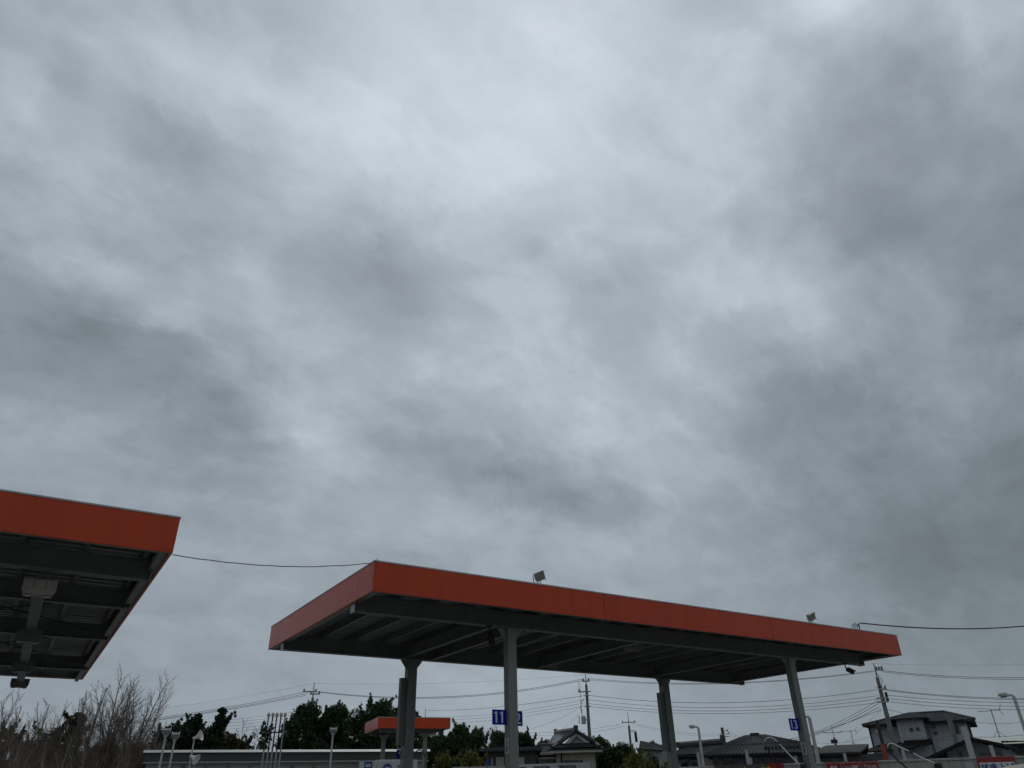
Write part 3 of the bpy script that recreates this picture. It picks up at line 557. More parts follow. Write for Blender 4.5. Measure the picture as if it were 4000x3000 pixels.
# ================================================================ PERIMETER WALL AND SIGNS (right)
wa, wb = at_z(2789, 2992.4, 2.1), at_z(4000, 2951.5, 2.1)
wd = (wb-wa); wd.z = 0; WL = wd.length; wu = wd.normalized(); WRZ = math.atan2(wu.y, wu.x)
W0 = Vector((wa.x, wa.y, 0))-wu*1.3; WLEN = WL+1.3+9
o = thing('site_wall', 'long low concrete panel wall along the bottom right', 'wall', W0, WRZ)
npn = 12
for k in range(npn):
    MB().box(k*WLEN/npn+.006, (k+1)*WLEN/npn-.006, 0, .12, 0, 2.04).build('wall_panel', 'concrete', o, bevel=.008)
    MB().box(k*WLEN/npn-.02, k*WLEN/npn+.02, .02, .10, 0, 2.03).build('joint_post', 'concrete', o)
MB().box(0, WLEN, -.03, .15, 2.042, 2.1).build('coping', 'concrete', o, bevel=.01)
class WallF(Frame):
    def __init__(s): s.o = W0; s.rz = WRZ; s.M = Matrix.Translation(W0) @ Matrix.Rotation(WRZ, 4, 'Z'); s.I = s.M.inverted()
WF = WallF()
def wall_sign(name, label, x0, x1, pytop, h, m, group=None, y=-.035):
    a, c = WF.pt(x0, pytop, y), WF.pt(x1, pytop, y); zt = min((a.z+c.z)/2, 2.16)
    p = WF.M @ Vector(((a.x+c.x)/2, y, zt-h)); o = thing(name, label, 'sign', p, WRZ, group); w = c.x-a.x
    MB().box(-w/2, w/2, -.012, .03, 0, h).build('board', m, o)
    return o, w, h
o, w, h = wall_sign('banner', 'red and dark banner with yellow lettering on the wall behind column 13', 2790, 3060, 2986, .62, 'red')
MB().box(-w/2+.003, w*.28, -.017, -.013, .003, h-.003).build('dark_field', 'brownwall', o)
writing('lettering', 'ドライブスルー洗車', .3, 'yellow', o, (.02, -.024, h-.21), (R(90), 0, 0), fit=(w*.62, .3), off=.008)
for k, (x0, x1, tx) in enumerate(((3221, 3284, '掃除機'), (3289, 3358, 'マット洗浄機'), (3361, 3430, '貸し出しタオル'))):
    o, w, h = wall_sign('red_sign', 'red sign with white lettering on the wall, '+('left', 'middle', 'right')[k]+' of three', x0, x1, 2977-k*2.6, .55, 'red', 'three red signs on the wall')
    for (q0, q1, q2, q3) in ((-w/2+.01, w/2-.01, h-.035, h-.02), (-w/2+.01, w/2-.01, .02, .035), (-w/2+.01, -w/2+.025, .035, h-.035), (w/2-.025, w/2-.01, .035, h-.035)):
        MB().box(q0, q1, -.016, -.013, q2, q3).build('border', 'beige', o)
    writing('lettering', tx, .12, 'printw', o, (0, -.020, h-.15), (R(90), 0, 0), fit=(w*(.45 if k == 0 else .72), .115), off=.003)
o, w, h = wall_sign('red_sign', 'red sign with four white character tiles at the right end of the wall', 3811, 3962, 2956, .6, 'red')
for k, ch in enumerate('拭き上げ'):
    x = -w*.34+k*w*.227; MB().box(x-.105, x+.105, -.018, -.013, h-.38, h-.13).build('character_tile', 'printw', o)
    writing('character', ch, .2, 'bluedeep', o, (x, -.024, h-.255), (R(90), 0, 0), fit=(.17, .2), off=.006)
o, w, h = wall_sign('paper_notice', 'white paper notice on the wall near its right end', 3772, 3800, 2982, .3, 'paper')
for k in range(5): MB().box(-w*.38, w*.3, -.0155, -.0125, h-.05-k*.04, h-.04-k*.04).build('print_line', 'steel', o)
# white banner fence with black lettering
fa, fb = at_z(1990, 2987, 2.1), at_z(2306, 2977, 2.1); fd = fb-fa; fd.z = 0; fr_ = math.atan2(fd.y, fd.x)
o = thing('advertising_banner', 'white banner with repeated black and red lettering before the cream house', 'banner', (fa.x, fa.y, 0), fr_)
fw = fd.length
MB().box(0, fw, -.008, .008, 1.2, 2.1).build('sheet', 'printw', o)
for k in range(4): MB().tube([(fw*k/3, .03, 0), (fw*k/3, .03, 2.09)], .022, 8).build('post', 'galv', o)
for k in range(3): MB().box(fw*(.46+.27*k*.75)-.004, fw*(.46+.27*k*.75)+.004, -.012, -.0085, 1.95, 2.1).build('seam', 'galv', o)
for k, (x0, x1) in enumerate(((2016, 2056), (2083, 2150), (2181, 2252))):
    d = fw/(2306-1990); xm = ((x0+x1)/2-1990)*d; ww = (x1-x0)*d
    writing('lettering', 'BRIDGESTONE', .1, 'printk', o, (xm+.02, -.0125, 2.015-.005*(2-k)), (R(90), 0, 0), fit=(ww*.9, .075), off=.002)
    MB().prism([(xm-ww*.5, 1.975), (xm-ww*.47, 1.975), (xm-ww*.43, 2.055), (xm-ww*.46, 2.055)], -.013, -.0095, 'y').build('red_flash', 'red', o)
o = thing('white_panel', 'low white panel just left of the near column at the bottom', 'panel', at_z(1765, 2996, 2.0)*1, 0); o.location.z = 0
ww = (at_z(1962, 2994, 2.0)-at_z(1765, 2996, 2.0)).length
for k in range(3): MB().box(k*ww/3+.01, (k+1)*ww/3-.01, 0, .03, .5, 2.0).build('panel_board', 'printw', o)
for k in range(4): MB().tube([(k*ww/3, .05, 0), (k*ww/3, .05, 1.98)], .02, 8).build('post', 'galv', o)

# ================================================================ HOUSES
def ribs(F, parent, name, m, A, B, C, D_, n, w=.05, t=.04, y0=0, y1=0):
    """n raised seams on the roof face A-B (eave) to D_-C (ridge)"""
    A, B, C, D_ = map(Vector, (A, B, C, D_)); nr = (B-A).cross(D_-A).normalized(); ex = (B-A).normalized()
    for k in range(n+1):
        p, q = A.lerp(B, k/n), D_.lerp(C, k/n); dx = ex*w/2
        MB().slab([p-dx+nr*t, p+dx+nr*t, q+dx+nr*t, q-dx+nr*t], t*.98).build(name, m, parent)
def window(parent, x0, x1, z0, z1, y, frame='steel', bars=1):
    wdw = MB().box(x0, x1, y-.05, y+.05, z0, z1).build('window', frame, parent)
    MB().box(x0+.05, x1-.05, y-.056, y-.051, z0+.05, z1-.05).build('pane', 'glass', wdw)
    if bars:
        xm = (x0+x1)/2; MB().box(xm-.025, xm+.025, y-.066, y-.057, z0+.05, z1-.05).build('mullion', frame, wdw)
# --- low flat-eaved house behind the near column
F = Frame(1995, 58, 0); o = F.thing('flat_eaved_house', 'low dark house with flat grey eave and blue door behind the near column', 'house')
a, c = F.pt(1870, 2924), F.pt(2117, 2920); ze = a.z; zl = F.pt(2000, 2936).z
MB().box(a.x, c.x, -.7, 5, zl, ze).build('roof', 'metalroof', o, bevel=.03)
MB().box(a.x+.5, F.pt(2092, 2950).x, 0, 4.6, 0, zl-.002).build('wall', 'darkwall', o)
for x0, x1, py, m, nm in ((1938, 1968, 2958, 'cream', 'wall_panel'), (2025, 2048, 2958, 'cream', 'wall_panel'), (1897, 1920, 2964, 'bluedeep', 'door'), (1924, 1936, 2962, 'metalroof', 'wall_panel'), (2050, 2078, 2960, 'metalroof', 'wall_panel')):
    p, q = F.pt(x0, py), F.pt(x1, py); MB().box(p.x, q.x, -.05, -.002, .2, p.z).build(nm, m, o)
p, q = F.pt(1920.5, 2962), F.pt(1923.5, 2962); MB().box(p.x, q.x, -.06, -.002, .2, p.z).build('door_frame', 'white', o)
# --- house with tiled hip-and-gable roof
F = Frame(2240, 62, 0); o = F.thing('tiled_roof_house', 'cream house with dark tiled gable roof and white gable boards', 'house')
P = lambda x, y, d=0.: F.pt(x, y, d)
ze = P(2250, 2925).z
MB().box(P(2172, 2950).x, P(2328, 2950).x, .3, 8, 0, ze-.02).build('wall', 'cream', o)
MB().box(P(2100, 2950).x, P(2170, 2950).x, 1.2, 6, 0, P(2130, 2955, 1.2).z).build('wing_wall', 'cream', o)
def tiled(name, A, B, C, D_, rows, cols, m='tile', flip=False):
    """A-B eave, D-C upper edge; a sheet of pan tiles with rounded bumps"""
    A, B, C, D_ = map(Vector, (A, B, C, D_)); nr = (B-A).cross(D_-A).normalized()
    if nr.z < 0: nr = -nr
    q = MB(); U = cols*4
    for j in range(rows):
        for e in (0, 1):
            v = (j+e)/rows; lift = .05*(1-e)
            for i in range(U+1):
                u = i/U; p = A.lerp(B, u).lerp(D_.lerp(C, u), v); q.v.append(tuple(p+nr*(lift+.03*abs(sin(pi*u*cols)))))
    w = U+1
    for j in range(2*rows-1):
        for i in range(U): q.f.append((j*w+i, j*w+i+1, (j+1)*w+i+1, (j+1)*w+i))
    return q.build(name, m, o)
ev = [P(2140, 2930, -.5), P(2358, 2922, -.5)]
g0, g1 = P(2205, 2905, 1.2), P(2305, 2902, 1.2)          # foot of the gable, on the front slope
ap = P(2250, 2857, 1.2)                                   # gable apex
br = Vector((ap.x-.0, 8.2, ap.z)); 
rf = MB().slab([Vector((ev[0].x, -.5, ze)), Vector((ev[1].x, -.5, ze)), Vector((g1.x+.5, 1.6, g1.z)), Vector((g0.x-.5, 1.6, g0.z))], .12).build('roof_bed', 'tileridge', o)
tiled('front_tiles', (ev[0].x, -.55, ze+.02), (ev[1].x, -.55, ze+.02), (g1.x+.5, 1.6, g1.z+.02), (g0.x-.5, 1.6, g0.z+.02), 7, 26)
lr = P(2165, 2868, 4.5)                                   # rear left end of the ridge
MB().slab([(g1.x+.9, .9, g1.z-.15), (g1.x+1.4, 8, g1.z-.15), (ap.x, 8, ap.z), (ap.x, 1.0, ap.z)], .12).build('roof_bed', 'tileridge', o)
L0, L1 = Vector((ev[0].x-.3, 1.0, ze)), Vector((P(2100, 2905, 8).x, 8.2, ze))
lq = (Vector((g0.x-.75, .9, g0.z-.1)), Vector((P(2092, 2925, 8).x, 8.2, g0.z-1.0)), Vector((P(2170, 2865, 8).x, 8.2, P(2170, 2866, 8).z)), Vector((ap.x, 1.0, ap.z)))
MB().slab([lq[0], lq[3], lq[2], lq[1]], -.1).build('roof_bed', 'tileridge', o)
tiled('side_tiles', lq[0]+Vector((0, 0, .05)), lq[1]+Vector((0, 0, .05)), lq[2]+Vector((0, 0, .05)), lq[3]+Vector((0, 0, .05)), 14, 14)
MB().tube([lq[3]+Vector((0, -.3, .12)), lq[2]+Vector((0, 0, .12))], .17, 8).build('ridge', 'tileridge', o)
MB().box(ap.x-.18, ap.x+.18, .62, .72, ap.z-.05, ap.z+.42).build('ridge_end_tile', 'tileridge', o, bevel=.05)
MB().box(lq[2].x-.15, lq[2].x+.15, 8.2, 8.35, lq[2].z-.05, lq[2].z+.4).build('ridge_end_tile', 'tileridge', o, bevel=.04)
MB().prism([(g0.x, g0.z-.1), (g1.x, g1.z-.1), (ap.x, ap.z-.1)], 1.35, 1.5, 'y').build('gable_wall', 'cream', o)
for s_, g in ((-1, g0), (1, g1)):
    MB().slab([(g.x, 1.05, g.z), (ap.x, 1.05, ap.z), (ap.x, 1.05, ap.z-.34), (g.x+s_*-.35, 1.05, g.z-.0)], .06).build('gable_board', 'white', o)
    MB().tube([(g.x+s_*.45, .85, g.z-.02), (ap.x, .85, ap.z+.02)], .13, 8).build('verge_tiles', 'tileridge', o)
MB().tube([(g0.x-.3, 1.3, g0.z+.05), (ev[0].x+.3, -.4, ze+.12)], .12, 8).build('hip_ridge', 'tileridge', o)
MB().tube([(g1.x+.3, 1.3, g1.z+.05), (ev[1].x-.3, -.4, ze+.12)], .12, 8).build('hip_ridge', 'tileridge', o)
MB().box(ev[0].x+.1, ev[1].x-.1, -.45, -.36, ze-.28, ze-.08).build('eave_board', 'cream', o)
wv = [P(2098, 2954, .6), P(2170, 2954, .6)]
tw = [Vector((wv[0].x, .4, wv[0].z)), Vector((wv[1].x+.2, .4, wv[0].z)), Vector((P(2165, 2920, 2.4).x, 2.4, P(2165, 2915, 2.4).z)), Vector((P(2110, 2920, 2.4).x, 2.4, P(2110, 2914, 2.4).z))]
MB().slab(tw, .1).build('wing_roof_bed', 'tileridge', o); tiled('wing_tiles', *[v+Vector((0, 0, .03)) for v in tw], 6, 8)
MB().tube([tw[3]+Vector((-.2, 0, .1)), tw[2]+Vector((.1, 0, .1))], .13, 8).build('ridge', 'tileridge', o)
MB().box(tw[0].x+.1, tw[1].x-.2, .45, .53, wv[0].z-.22, wv[0].z-.11).build('eave_board', 'cream', o)
window(o, P(2199, 2970).x, P(2278, 2970).x, .9, P(2238, 2968).z, .28); window(o, P(2161, 2970, 1.2).x, P(2172, 2970, .2).x, .9, P(2166, 2968).z, 1.18, bars=0)
window(o, P(2110, 2980, 1.2).x, P(2118, 2980, 1.2).x, 1.3, P(2112, 2981, 1.2).z, 1.18, bars=0)
for px in (2193, 2328): MB().tube([(P(px, 2930).x, .2, ze-.1), (P(px, 2945).x, .15, ze-.5), (P(px, 2990).x, .15, 0)], .05, 6).build('downpipe', 'brownroof', o)
# --- grey metal roof and grey gable behind the bush
F = Frame(2545, 66, -12); o = F.thing('grey_shed', 'plain grey shed behind the yellow-green bush', 'shed')
a = F.pt(2505, 2905); c = F.pt(2580, 2905)
MB().box(a.x, c.x, 0, 5, 0, F.pt(2540, 2925).z).build('wall', 'greywall', o)
p0, p1 = F.pt(2495, 2925, -.3), F.pt(2590, 2930, -.3); p2, p3 = F.pt(2590, 2910, 2.5), F.pt(2500, 2893, 2.5)
MB().slab([p0, p1, p2, p3], .1).build('roof', 'slateroof', o)
window(o, F.pt(2577, 2970).x-.9, F.pt(2577, 2970).x-.1, .4, F.pt(2577, 2955).z, -.02, bars=0)
F = Frame(2390, 75, 14); o = F.thing('metal_roof_shed', 'low shed with pale metal roof left of the yellow-green bush', 'shed')
p0, p1, p2, p3 = F.pt(2335, 2968, 0), F.pt(2450, 2962, 0), F.pt(2455, 2918, 4), F.pt(2420, 2926, 4)
MB().slab([p0, p1, p2, p3], .1).build('roof', 'palroof', o); MB().box(p0.x+.4, p1.x-.3, .5, 5, 0, p0.z-.05).build('wall', 'bluedeep', o)
# --- tiled house left of the big hip roof
F = Frame(2730, 72, -8); o = F.thing('ridge_tiled_house', 'house with black tiled roof and straight ridge left of the big hip roof', 'house')
E0, E1, R1, R0 = F.pt(2632, 2952), F.pt(2835, 2944), F.pt(2822, 2908, 3.4), F.pt(2655, 2922, 3.4)
MB().slab([E0, E1, R1, R0], .12).build('roof_bed', 'tileridge', o); tiled('roof_tiles', *[Vector(v)+Vector((0, 0, .03)) for v in (E0, E1, R1, R0)], 9, 26)
MB().slab([R0, R1, Vector((R1.x, 7, E1.z)), Vector((R0.x, 7, E0.z))], .12).build('roof_back', 'tile', o)
MB().tube([R0+Vector((-.1, 0, .22)), R1+Vector((.1, 0, .22))], .3, 8).build('ridge', 'tileridge', o)
MB().box(R1.x-.1, R1.x+.35, 3.0, 3.5, R1.z, R1.z+.8).build('ridge_end_tile', 'tileridge', o, bevel=.08)
MB().box(R0.x-.3, R0.x+.1, 3.0, 3.5, R0.z, R0.z+.5).build('ridge_end_tile', 'tileridge', o, bevel=.08)
MB().box(E0.x-1.2, E1.x-.3, .6, 6.4, 0, E0.z-.02).build('wall', 'cream', o)
for x0, x1 in ((2648, 2690), (2694, 2735)):
    p, q = F.pt(x0, 2980), F.pt(x1, 2980)
    MB().prism([(.59, p.z+.45), (.59, p.z+.36), (-.3, p.z), (-.3, p.z+.1)], p.x, q.x, 'x').build('awning', 'tileridge', o); window(o, p.x+.15, q.x-.15, .6, p.z, .56)
# --- big hip roof with ribbed metal
F = Frame(2980, 64, 0); o = F.thing('hip_roof_house', 'low house with broad ribbed grey hip roof and roof box', 'house')
E0, E1 = F.pt(2748, 2950), F.pt(3236, 2932); zr = F.pt(2950, 2873, 5.2).z; K0, K1 = F.pt(2912, 2878, 5.2), F.pt(2987, 2871, 5.2)
m0, m1 = F.pt(2826, 2913, 2.4), F.pt(3125, 2904, 2.4); zm = (m0.z+m1.z)/2
e0, e1_ = Vector((E0.x, 0, (E0.z+E1.z)/2)), Vector((E1.x, 0, (E0.z+E1.z)/2)); m0.z = m1.z = zm; K0.z = K1.z = zr
def roof(pts, nm='roof', m='metalroof', t=.12): return MB().slab(pts, t).build(nm, m, o)
roof([e0, e1_, m1, m0]); roof([m0+Vector((0, -.02, .08)), m1+Vector((0, -.02, .08)), K1, K0])
ribs(F, o, 'roof_rib', 'metalroof', e0, e1_, m1, m0, 30, .07, .07); ribs(F, o, 'roof_rib', 'metalroof', m0+Vector((0, -.02, .08)), m1+Vector((0, -.02, .08)), K1, K0, 20, .07, .07)
roof([Vector((e1_.x, 0, e1_.z)), Vector((e1_.x, 10.4, e1_.z)), K1]); roof([Vector((e0.x, 10.4, e0.z)), Vector((e0.x, 0, e0.z)), K0]); roof([Vector((e1_.x, 10.4, e1_.z)), Vector((e0.x, 10.4, e0.z)), K0, K1])
p, q = F.pt(2931, 2880, 5.2), F.pt(2964, 2863, 5.2); MB().box(p.x, q.x, 4.8, 5.6, zr-.4, q.z).build('roof_box', 'black', o, bevel=.03)
MB().box(q.x+.02, q.x+.1, 5.0, 5.4, zr-.3, q.z-.05).build('roof_box_vent', 'offwhite', o)
MB().box(e0.x+.9, e1_.x-.9, .9, 9.5, 0, e0.z-.02).build('wall', 'greyhouse', o)
MB().box(e0.x+.02, e1_.x-.02, -.06, -.0, e0.z-.16, e0.z-.02).build('gutter', 'brownroof', o)
for x0, x1 in ((2783, 2803), (2823, 2860), (2864, 2880), (2900, 2912), (2930, 2965), (2978, 3012), (3028, 3062)):
    p, q = F.pt(x0, 2965, .9), F.pt(x1, 2965, .9); window(o, p.x, q.x, .5, F.pt(x0, 2958, .9).z, .88, 'brownwall')
for k in range(14):       # snow guards
    p = e0.lerp(e1_, .52+k*.033).lerp(m0.lerp(m1, .52+k*.033), .35); MB().box(p.x-.08, p.x+.08, p.y-.05, p.y+.05, p.z, p.z+.22).build('snow_guard', 'brownroof', o)
# --- brown ribbed roof
F = Frame(3280, 60, 4); o = F.thing('brown_roof_house', 'low house with dark ribbed roof right of column 13', 'house')
E0, E1, R1, R0 = F.pt(3165, 2950), F.pt(3358, 2941), F.pt(3392, 2912, 3.2), F.pt(3230, 2917, 3.2); z = (E0.z+E1.z)/2; E0.z = E1.z = z; z = (R0.z+R1.z)/2; R0.z = R1.z = z
roof([E0, E1, R1, R0], m='brownroof'); ribs(F, o, 'roof_rib', 'brownwall', E0, E1, R1, R0, 22, .09, .10)
roof([R0, R1, Vector((R1.x, 6.4, E1.z)), Vector((R0.x, 6.4, E0.z))], 'roof_back', 'brownroof')
MB().tube([R0, R1], .1, 8).build('ridge', 'brownroof', o); MB().box(E0.x+.4, E1.x+1.6, .5, 6, 0, E0.z-.05).build('wall', 'brownwall', o)
window(o, F.pt(3250, 2970).x, F.pt(3275, 2970).x, .3, F.pt(3260, 2962).z, .48)
# --- two-storey white house
F = Frame(3590, 80, -4); o = F.thing('two_storey_house', 'two-storey white house with grey hip roof behind the tilted utility pole', 'house')
P = lambda x, y, d=0.: F.pt(x, y, d)
xl, xr = P(3398, 2860).x, P(3788, 2850).x; ze = (P(3372, 2831).z+P(3806, 2813).z)/2; DEP = 8.5
MB().box(xl, xr, 0, DEP, 0, ze-.02).build('wall', 'whitewall', o)
A_, B_ = Vector((P(3370, 2833, -.8).x, -.8, ze)), Vector((P(3808, 2813, -.8).x, -.8, ze)); C_, D_ = Vector((B_.x, DEP+.8, ze)), Vector((A_.x, DEP+.8, ze))
zr = P(3640, 2783, DEP/2).z; r0, r1 = Vector((P(3545, 2783, DEP/2).x, DEP/2, zr)), Vector((P(3690, 2785, DEP/2).x, DEP/2, zr))
for f_ in ([A_, B_, r1, r0], [B_, C_, r1], [C_, D_, r0, r1], [D_, A_, r0]): roof(f_, 'roof', 'slateroof', .15)
MB().tube([r0, r1], .14, 8).build('ridge', 'metalroof', o)
for a, c in ((A_, r0), (B_, r1)): MB().tube([a, c], .12, 8).build('hip_ridge', 'metalroof', o)
MB().box(A_.x+.01, B_.x-.01, -.9, -.81, ze-.22, ze-.02).build('gutter', 'brownroof', o)
bx0, bx1 = P(3508, 2850, -1.5).x, P(3612, 2850, -1.5).x; zb_ = P(3560, 2806, -1.5).z     # projecting stair bay
MB().box(bx0, bx1, -1.5, -.001, 0, zb_-.02).build('bay_wall', 'whitewall', o)
b0, b1 = Vector((bx0-.7, -2.2, zb_)), Vector((bx1+.5, -2.2, zb_)); bz = P(3575, 2779, 1).z; t0 = Vector((P(3574, 2779, 1).x, 1.5, bz)); 
roof([b0, b1, t0], 'bay_roof', 'slateroof'); roof([b1, Vector((b1.x, 2.2, zb_)), t0], 'bay_roof', 'slateroof'); roof([Vector((b0.x, 2.2, zb_)), b0, t0], 'bay_roof', 'slateroof')
MB().tube([b0.lerp(b1, .5)*1, t0], .01, 4).build('bay_seam', 'metalroof', o)
for x0, x1, y0, y1, yy in ((3555, 3565, 2842, 2858, -1.52), (3580, 3590, 2840, 2855, -1.52), (3641, 3652, 2832, 2847, -.02), (3648, 3660, 2857, 2872, -.02), (3730, 3740, 2833, 2868, -.02)):
    p, q = P(x0, y1, yy), P(x1, y0, yy); window(o, p.x, q.x, p.z, q.z, yy, 'steel', 0)
for k in range(9): MB().box(xl+.02, xr-.02, -.012, -.001, .6+k*.6, .62+k*.6).build('siding_line', 'greyhouse', o)
MB().tube([(bx1-.02, -1.56, zb_-.1), (bx1+.25, -.5, zb_-.9), (bx1+.3, -.08, 0)], .07, 6).build('downpipe', 'greyhouse', o)
for x in (xl, xr): MB().box(x-.06, x+.06, -.06, -.002, 0, ze-.05).build('corner_trim', 'brownroof', o)
p0, p1, p2, p3 = P(3358, 2938, -3.5), P(3560, 2922, -3.5), P(3640, 2884, -1.6), P(3430, 2910, -.1)     # lower roof
roof([p0, p1, p2, p3], 'porch_roof', 'brownroof'); MB().box(P(3385, 2950, -2.6).x, P(3560, 2950, -2.6).x, -2.6, -1.51, 0, P(3470, 2940, -2.6).z).build('porch_wall', 'whitewall', o)
MB().box(p2.x-2.2, p2.x, -2.6, -1.6, p2.z-.5, p2.z-.1).build('porch_gable', 'brownroof', o)
window(o, P(3420, 2965, -2.6).x, P(3437, 2965, -2.6).x, .8, P(3420, 2960, -2.6).z, -2.62, 'brownwall')
# --- brown garage house at the right
F = Frame(3850, 46, -6); o = F.thing('gabled_garage', 'dark low gabled house behind the wall at the right', 'house')
P = lambda x, y, d=0.: F.pt(x, y, d)
ap, lo, ro_ = P(3796, 2880), P(3618, 2962), P(3925, 2906)
MB().prism([(lo.x, lo.z), (ap.x, ap.z), (ro_.x, ro_.z), (ro_.x, ro_.z-.14), (ap.x, ap.z-.14), (lo.x, lo.z-.14)], -.5, 7, 'y').build('roof', 'brownroof', o)
MB().prism([(lo.x+1, 0), (ro_.x-.2, 0), (ro_.x-.2, ro_.z-.18), (ap.x, ap.z-.18), (lo.x+1, lo.z+.32)], 0, 6.8, 'y').build('wall', 'greyhouse', o)
w0, w1 = P(3832, 2952), P(3920, 2948); MB().box(w0.x, w1.x, -.1, -.002, .4, w0.z+.1).build('dark_railing', 'brownwall', o)
window(o, P(3750, 2958).x, P(3762, 2958).x, .3, P(3750, 2935).z, -.02, 'brownwall', 0)
F = Frame(3960, 56, -6); o = F.thing('pale_roof_house', 'low house with pale yellowish roof and snow guards at the right edge', 'house')
P = lambda x, y, d=0.: F.pt(x, y, d)
E0, E1, R1, R0 = P(3780, 2908, -.5), P(4180, 2900, -.5), P(4160, 2878, 3), P(3790, 2880, 3)
z = (E0.z+E1.z)/2; E0.z = E1.z = z; z = (R0.z+R1.z)/2; R0.z = R1.z = z
roof([E0, E1, R1, R0], 'roof', 'palroof'); roof([R0, R1, Vector((R1.x, 6.5, E1.z)), Vector((R0.x, 6.5, E0.z))], 'roof_back', 'palroof')
MB().box(E0.x+.4, E1.x-.4, 0, 6, 0, E0.z-.05).build('wall', 'greyhouse', o); MB().box(E0.x, E1.x, -.6, -.51, E0.z-.2, E0.z).build('gutter', 'brownroof', o)
for k in range(9):
    p = P(3920+k*16, 2898, .3); MB().box(p.x-.11, p.x+.08, .2, .3, p.z-.12, p.z+.06).build('snow_guard', 'brownroof', o)
g0, g1 = P(3938, 2932), P(4060, 2930); MB().box(g0.x, g1.x, -.04, -.002, 0, g0.z).build('garage_opening_shade', 'brownwall', o)  # flat dark sheet stands in for the shade inside the garage opening
MB().tube([(P(3942, 2905).x, -.3, E0.z-.2), (P(3944, 2915).x, -.06, E0.z-.7), (P(3945, 2950).x, -.06, 0)], .05, 6).build('downpipe', 'offwhite', o)

# ================================================================ UTILITY POLES
def pole(px, pytop, D, label, lean=0., arms=(), r=(.2, .11), tip=0., group='utility poles along the street', mat_='pole'):
    F = Frame(px, D, 0, pytop); o = F.thing('utility_pole', label, 'utility pole', group); top = F.pt(px, pytop); z = top.z
    MB().tube([(0, 0, 0), (0, 0, z-tip)], list(r), 10).build('pole', mat_, o, smooth=True)
    if tip: MB().tube([(0, 0, z-tip-.1), (0, 0, z)], [.06, .035], 6).build('tip_rod', 'galv', o)
    for (py, x0, x1, n) in arms:
        za = F.pt(px, py).z; a = MB().box(x0, x1, -.05, .05, za-.05, za+.05).build('crossarm', 'galv', o, (0, -r[0], 0))
        for k in range(n):
            x = x0+.1+(x1-x0-.2)*k/max(1, n-1); lathe([(.03, 0), (.07, .03), (.05, .08), (.07, .1), (.05, .16), (.02, .19)], 8).build('insulator', 'black', a, (x, 0, za+.05), smooth=True)
    return F, o, z
FP1, p1, z1 = pole(1228, 2668, 70, 'utility pole standing behind the big evergreen tree at left', arms=((2703, -.9, .3, 2), (2712, -.3, .6, 2)), tip=1.2)
FP2, p2, z2 = pole(2287, 2632, 68, 'tall dark utility pole with transformer can rising behind the tiled-roof house', arms=((2662, -.35, .35, 2), (2703, -.75, .35, 1), (2718, -.2, .2, 0), (2760, -.25, .25, 0)), tip=.9)
x = -.42; zc = FP2.pt(2280, 2830).z; zt = FP2.pt(2280, 2797).z
lathe([(.05, zc), (.2, zc+.02), (.2, zt-.08), (.12, zt), (.03, zt+.05)], 12).build('transformer_can', 'offwhite', p2, (x, -.2, 0), smooth=True)
MB().box(x, .0, -.22, -.16, zc+.3, zc+.38).build('can_bracket', 'galv', p2)
MB().tube([(x-.35, -.2, zt), (x-.4, -.2, zt-.45), (x-.38, -.2, zt-.62)], .04, 6).build('fuse_cutout', 'offwhite', p2)
MB().tube([(-.25, -.2, FP2.pt(2287, 2730).z), (-.5, -.25, FP2.pt(2287, 2742).z), (-.62, -.25, FP2.pt(2287, 2765).z), (-.5, -.2, zt)], .025, 6).build('jumper_wire', 'wire', p2)
MB().tube([(-.7, -.2, FP2.pt(2287, 2662).z), (-.72, -.25, FP2.pt(2287, 2690).z), (-.6, -.2, FP2.pt(2287, 2703).z)], .018, 6).build('jumper_wire', 'wireg', p2)
MB().tube([(-.55, -.2, FP2.pt(2287, 2662).z), (-.56, -.2, FP2.pt(2287, 2760).z), (-.5, -.2, zt)], .018, 6).build('jumper_wire', 'wireg', p2)
FP3, p3, z3 = pole(3412, 2590, 62, 'tall utility pole with many cables standing before the white house', arms=((2620, .0, .55, 3), (2695, -.1, .45, 2), (2730, -.4, .35, 0), (2745, -.4, .3, 0)), tip=1.0, r=(.22, .12))
MB().tube([(.30, -.15, FP3.pt(3412, 2708).z), (.30, -.15, FP3.pt(3412, 2745).z)], .10, 8).build('cable_closure', 'black', p3, smooth=True)
MB().tube([(-.05, -.22, FP3.pt(3412, 2620).z), (.28, -.22, FP3.pt(3412, 2660).z), (.12, -.22, FP3.pt(3412, 2690).z)], .02, 6).build('jumper_wire', 'wire', p3)
for k in range(7): MB().box(-.26, .26, -.20, -.17, 2.2+k*.9, 2.23+k*.9).build('step_bolt', 'galv', p3)
FP4, p4, z4 = pole(2452, 2783, 105, 'distant pole with two crossarms right of the tall dark pole', arms=((2822, -.9, .9, 3), (2856, -.1, .8, 1)), tip=1.6, r=(.2, .14))
MB().tube([(.75, -.2, FP4.pt(2452, 2860).z), (.8, -.2, FP4.pt(2452, 2900).z)], .18, 8).build('transformer_can', 'black', p4)
FP5, p5, z5 = pole(2820, 2842, 130, 'distant dark pole left of the roof box', arms=((2856, -.1, .9, 2), (2868, -.1, 1., 2), (2878, -.1, .9, 1)), r=(.28, .22), mat_='bark')
FP6, p6, z6 = pole(3247, 2832, 150, 'distant pole with crossarm between column 13 and the white house', arms=((2862, -1.6, 1.6, 3),), tip=2, r=(.25, .18))
MB().tube([(-.1, -.3, FP6.pt(3247, 2905).z), (-.1, -.3, FP6.pt(3247, 2890).z)], .6, 8).build('transformer_can', 'black', p6)
FP7, p7, z7 = pole(1662, 2768, 110, 'distant thin pole above the small far canopy', arms=(), tip=1.8, r=(.2, .15))
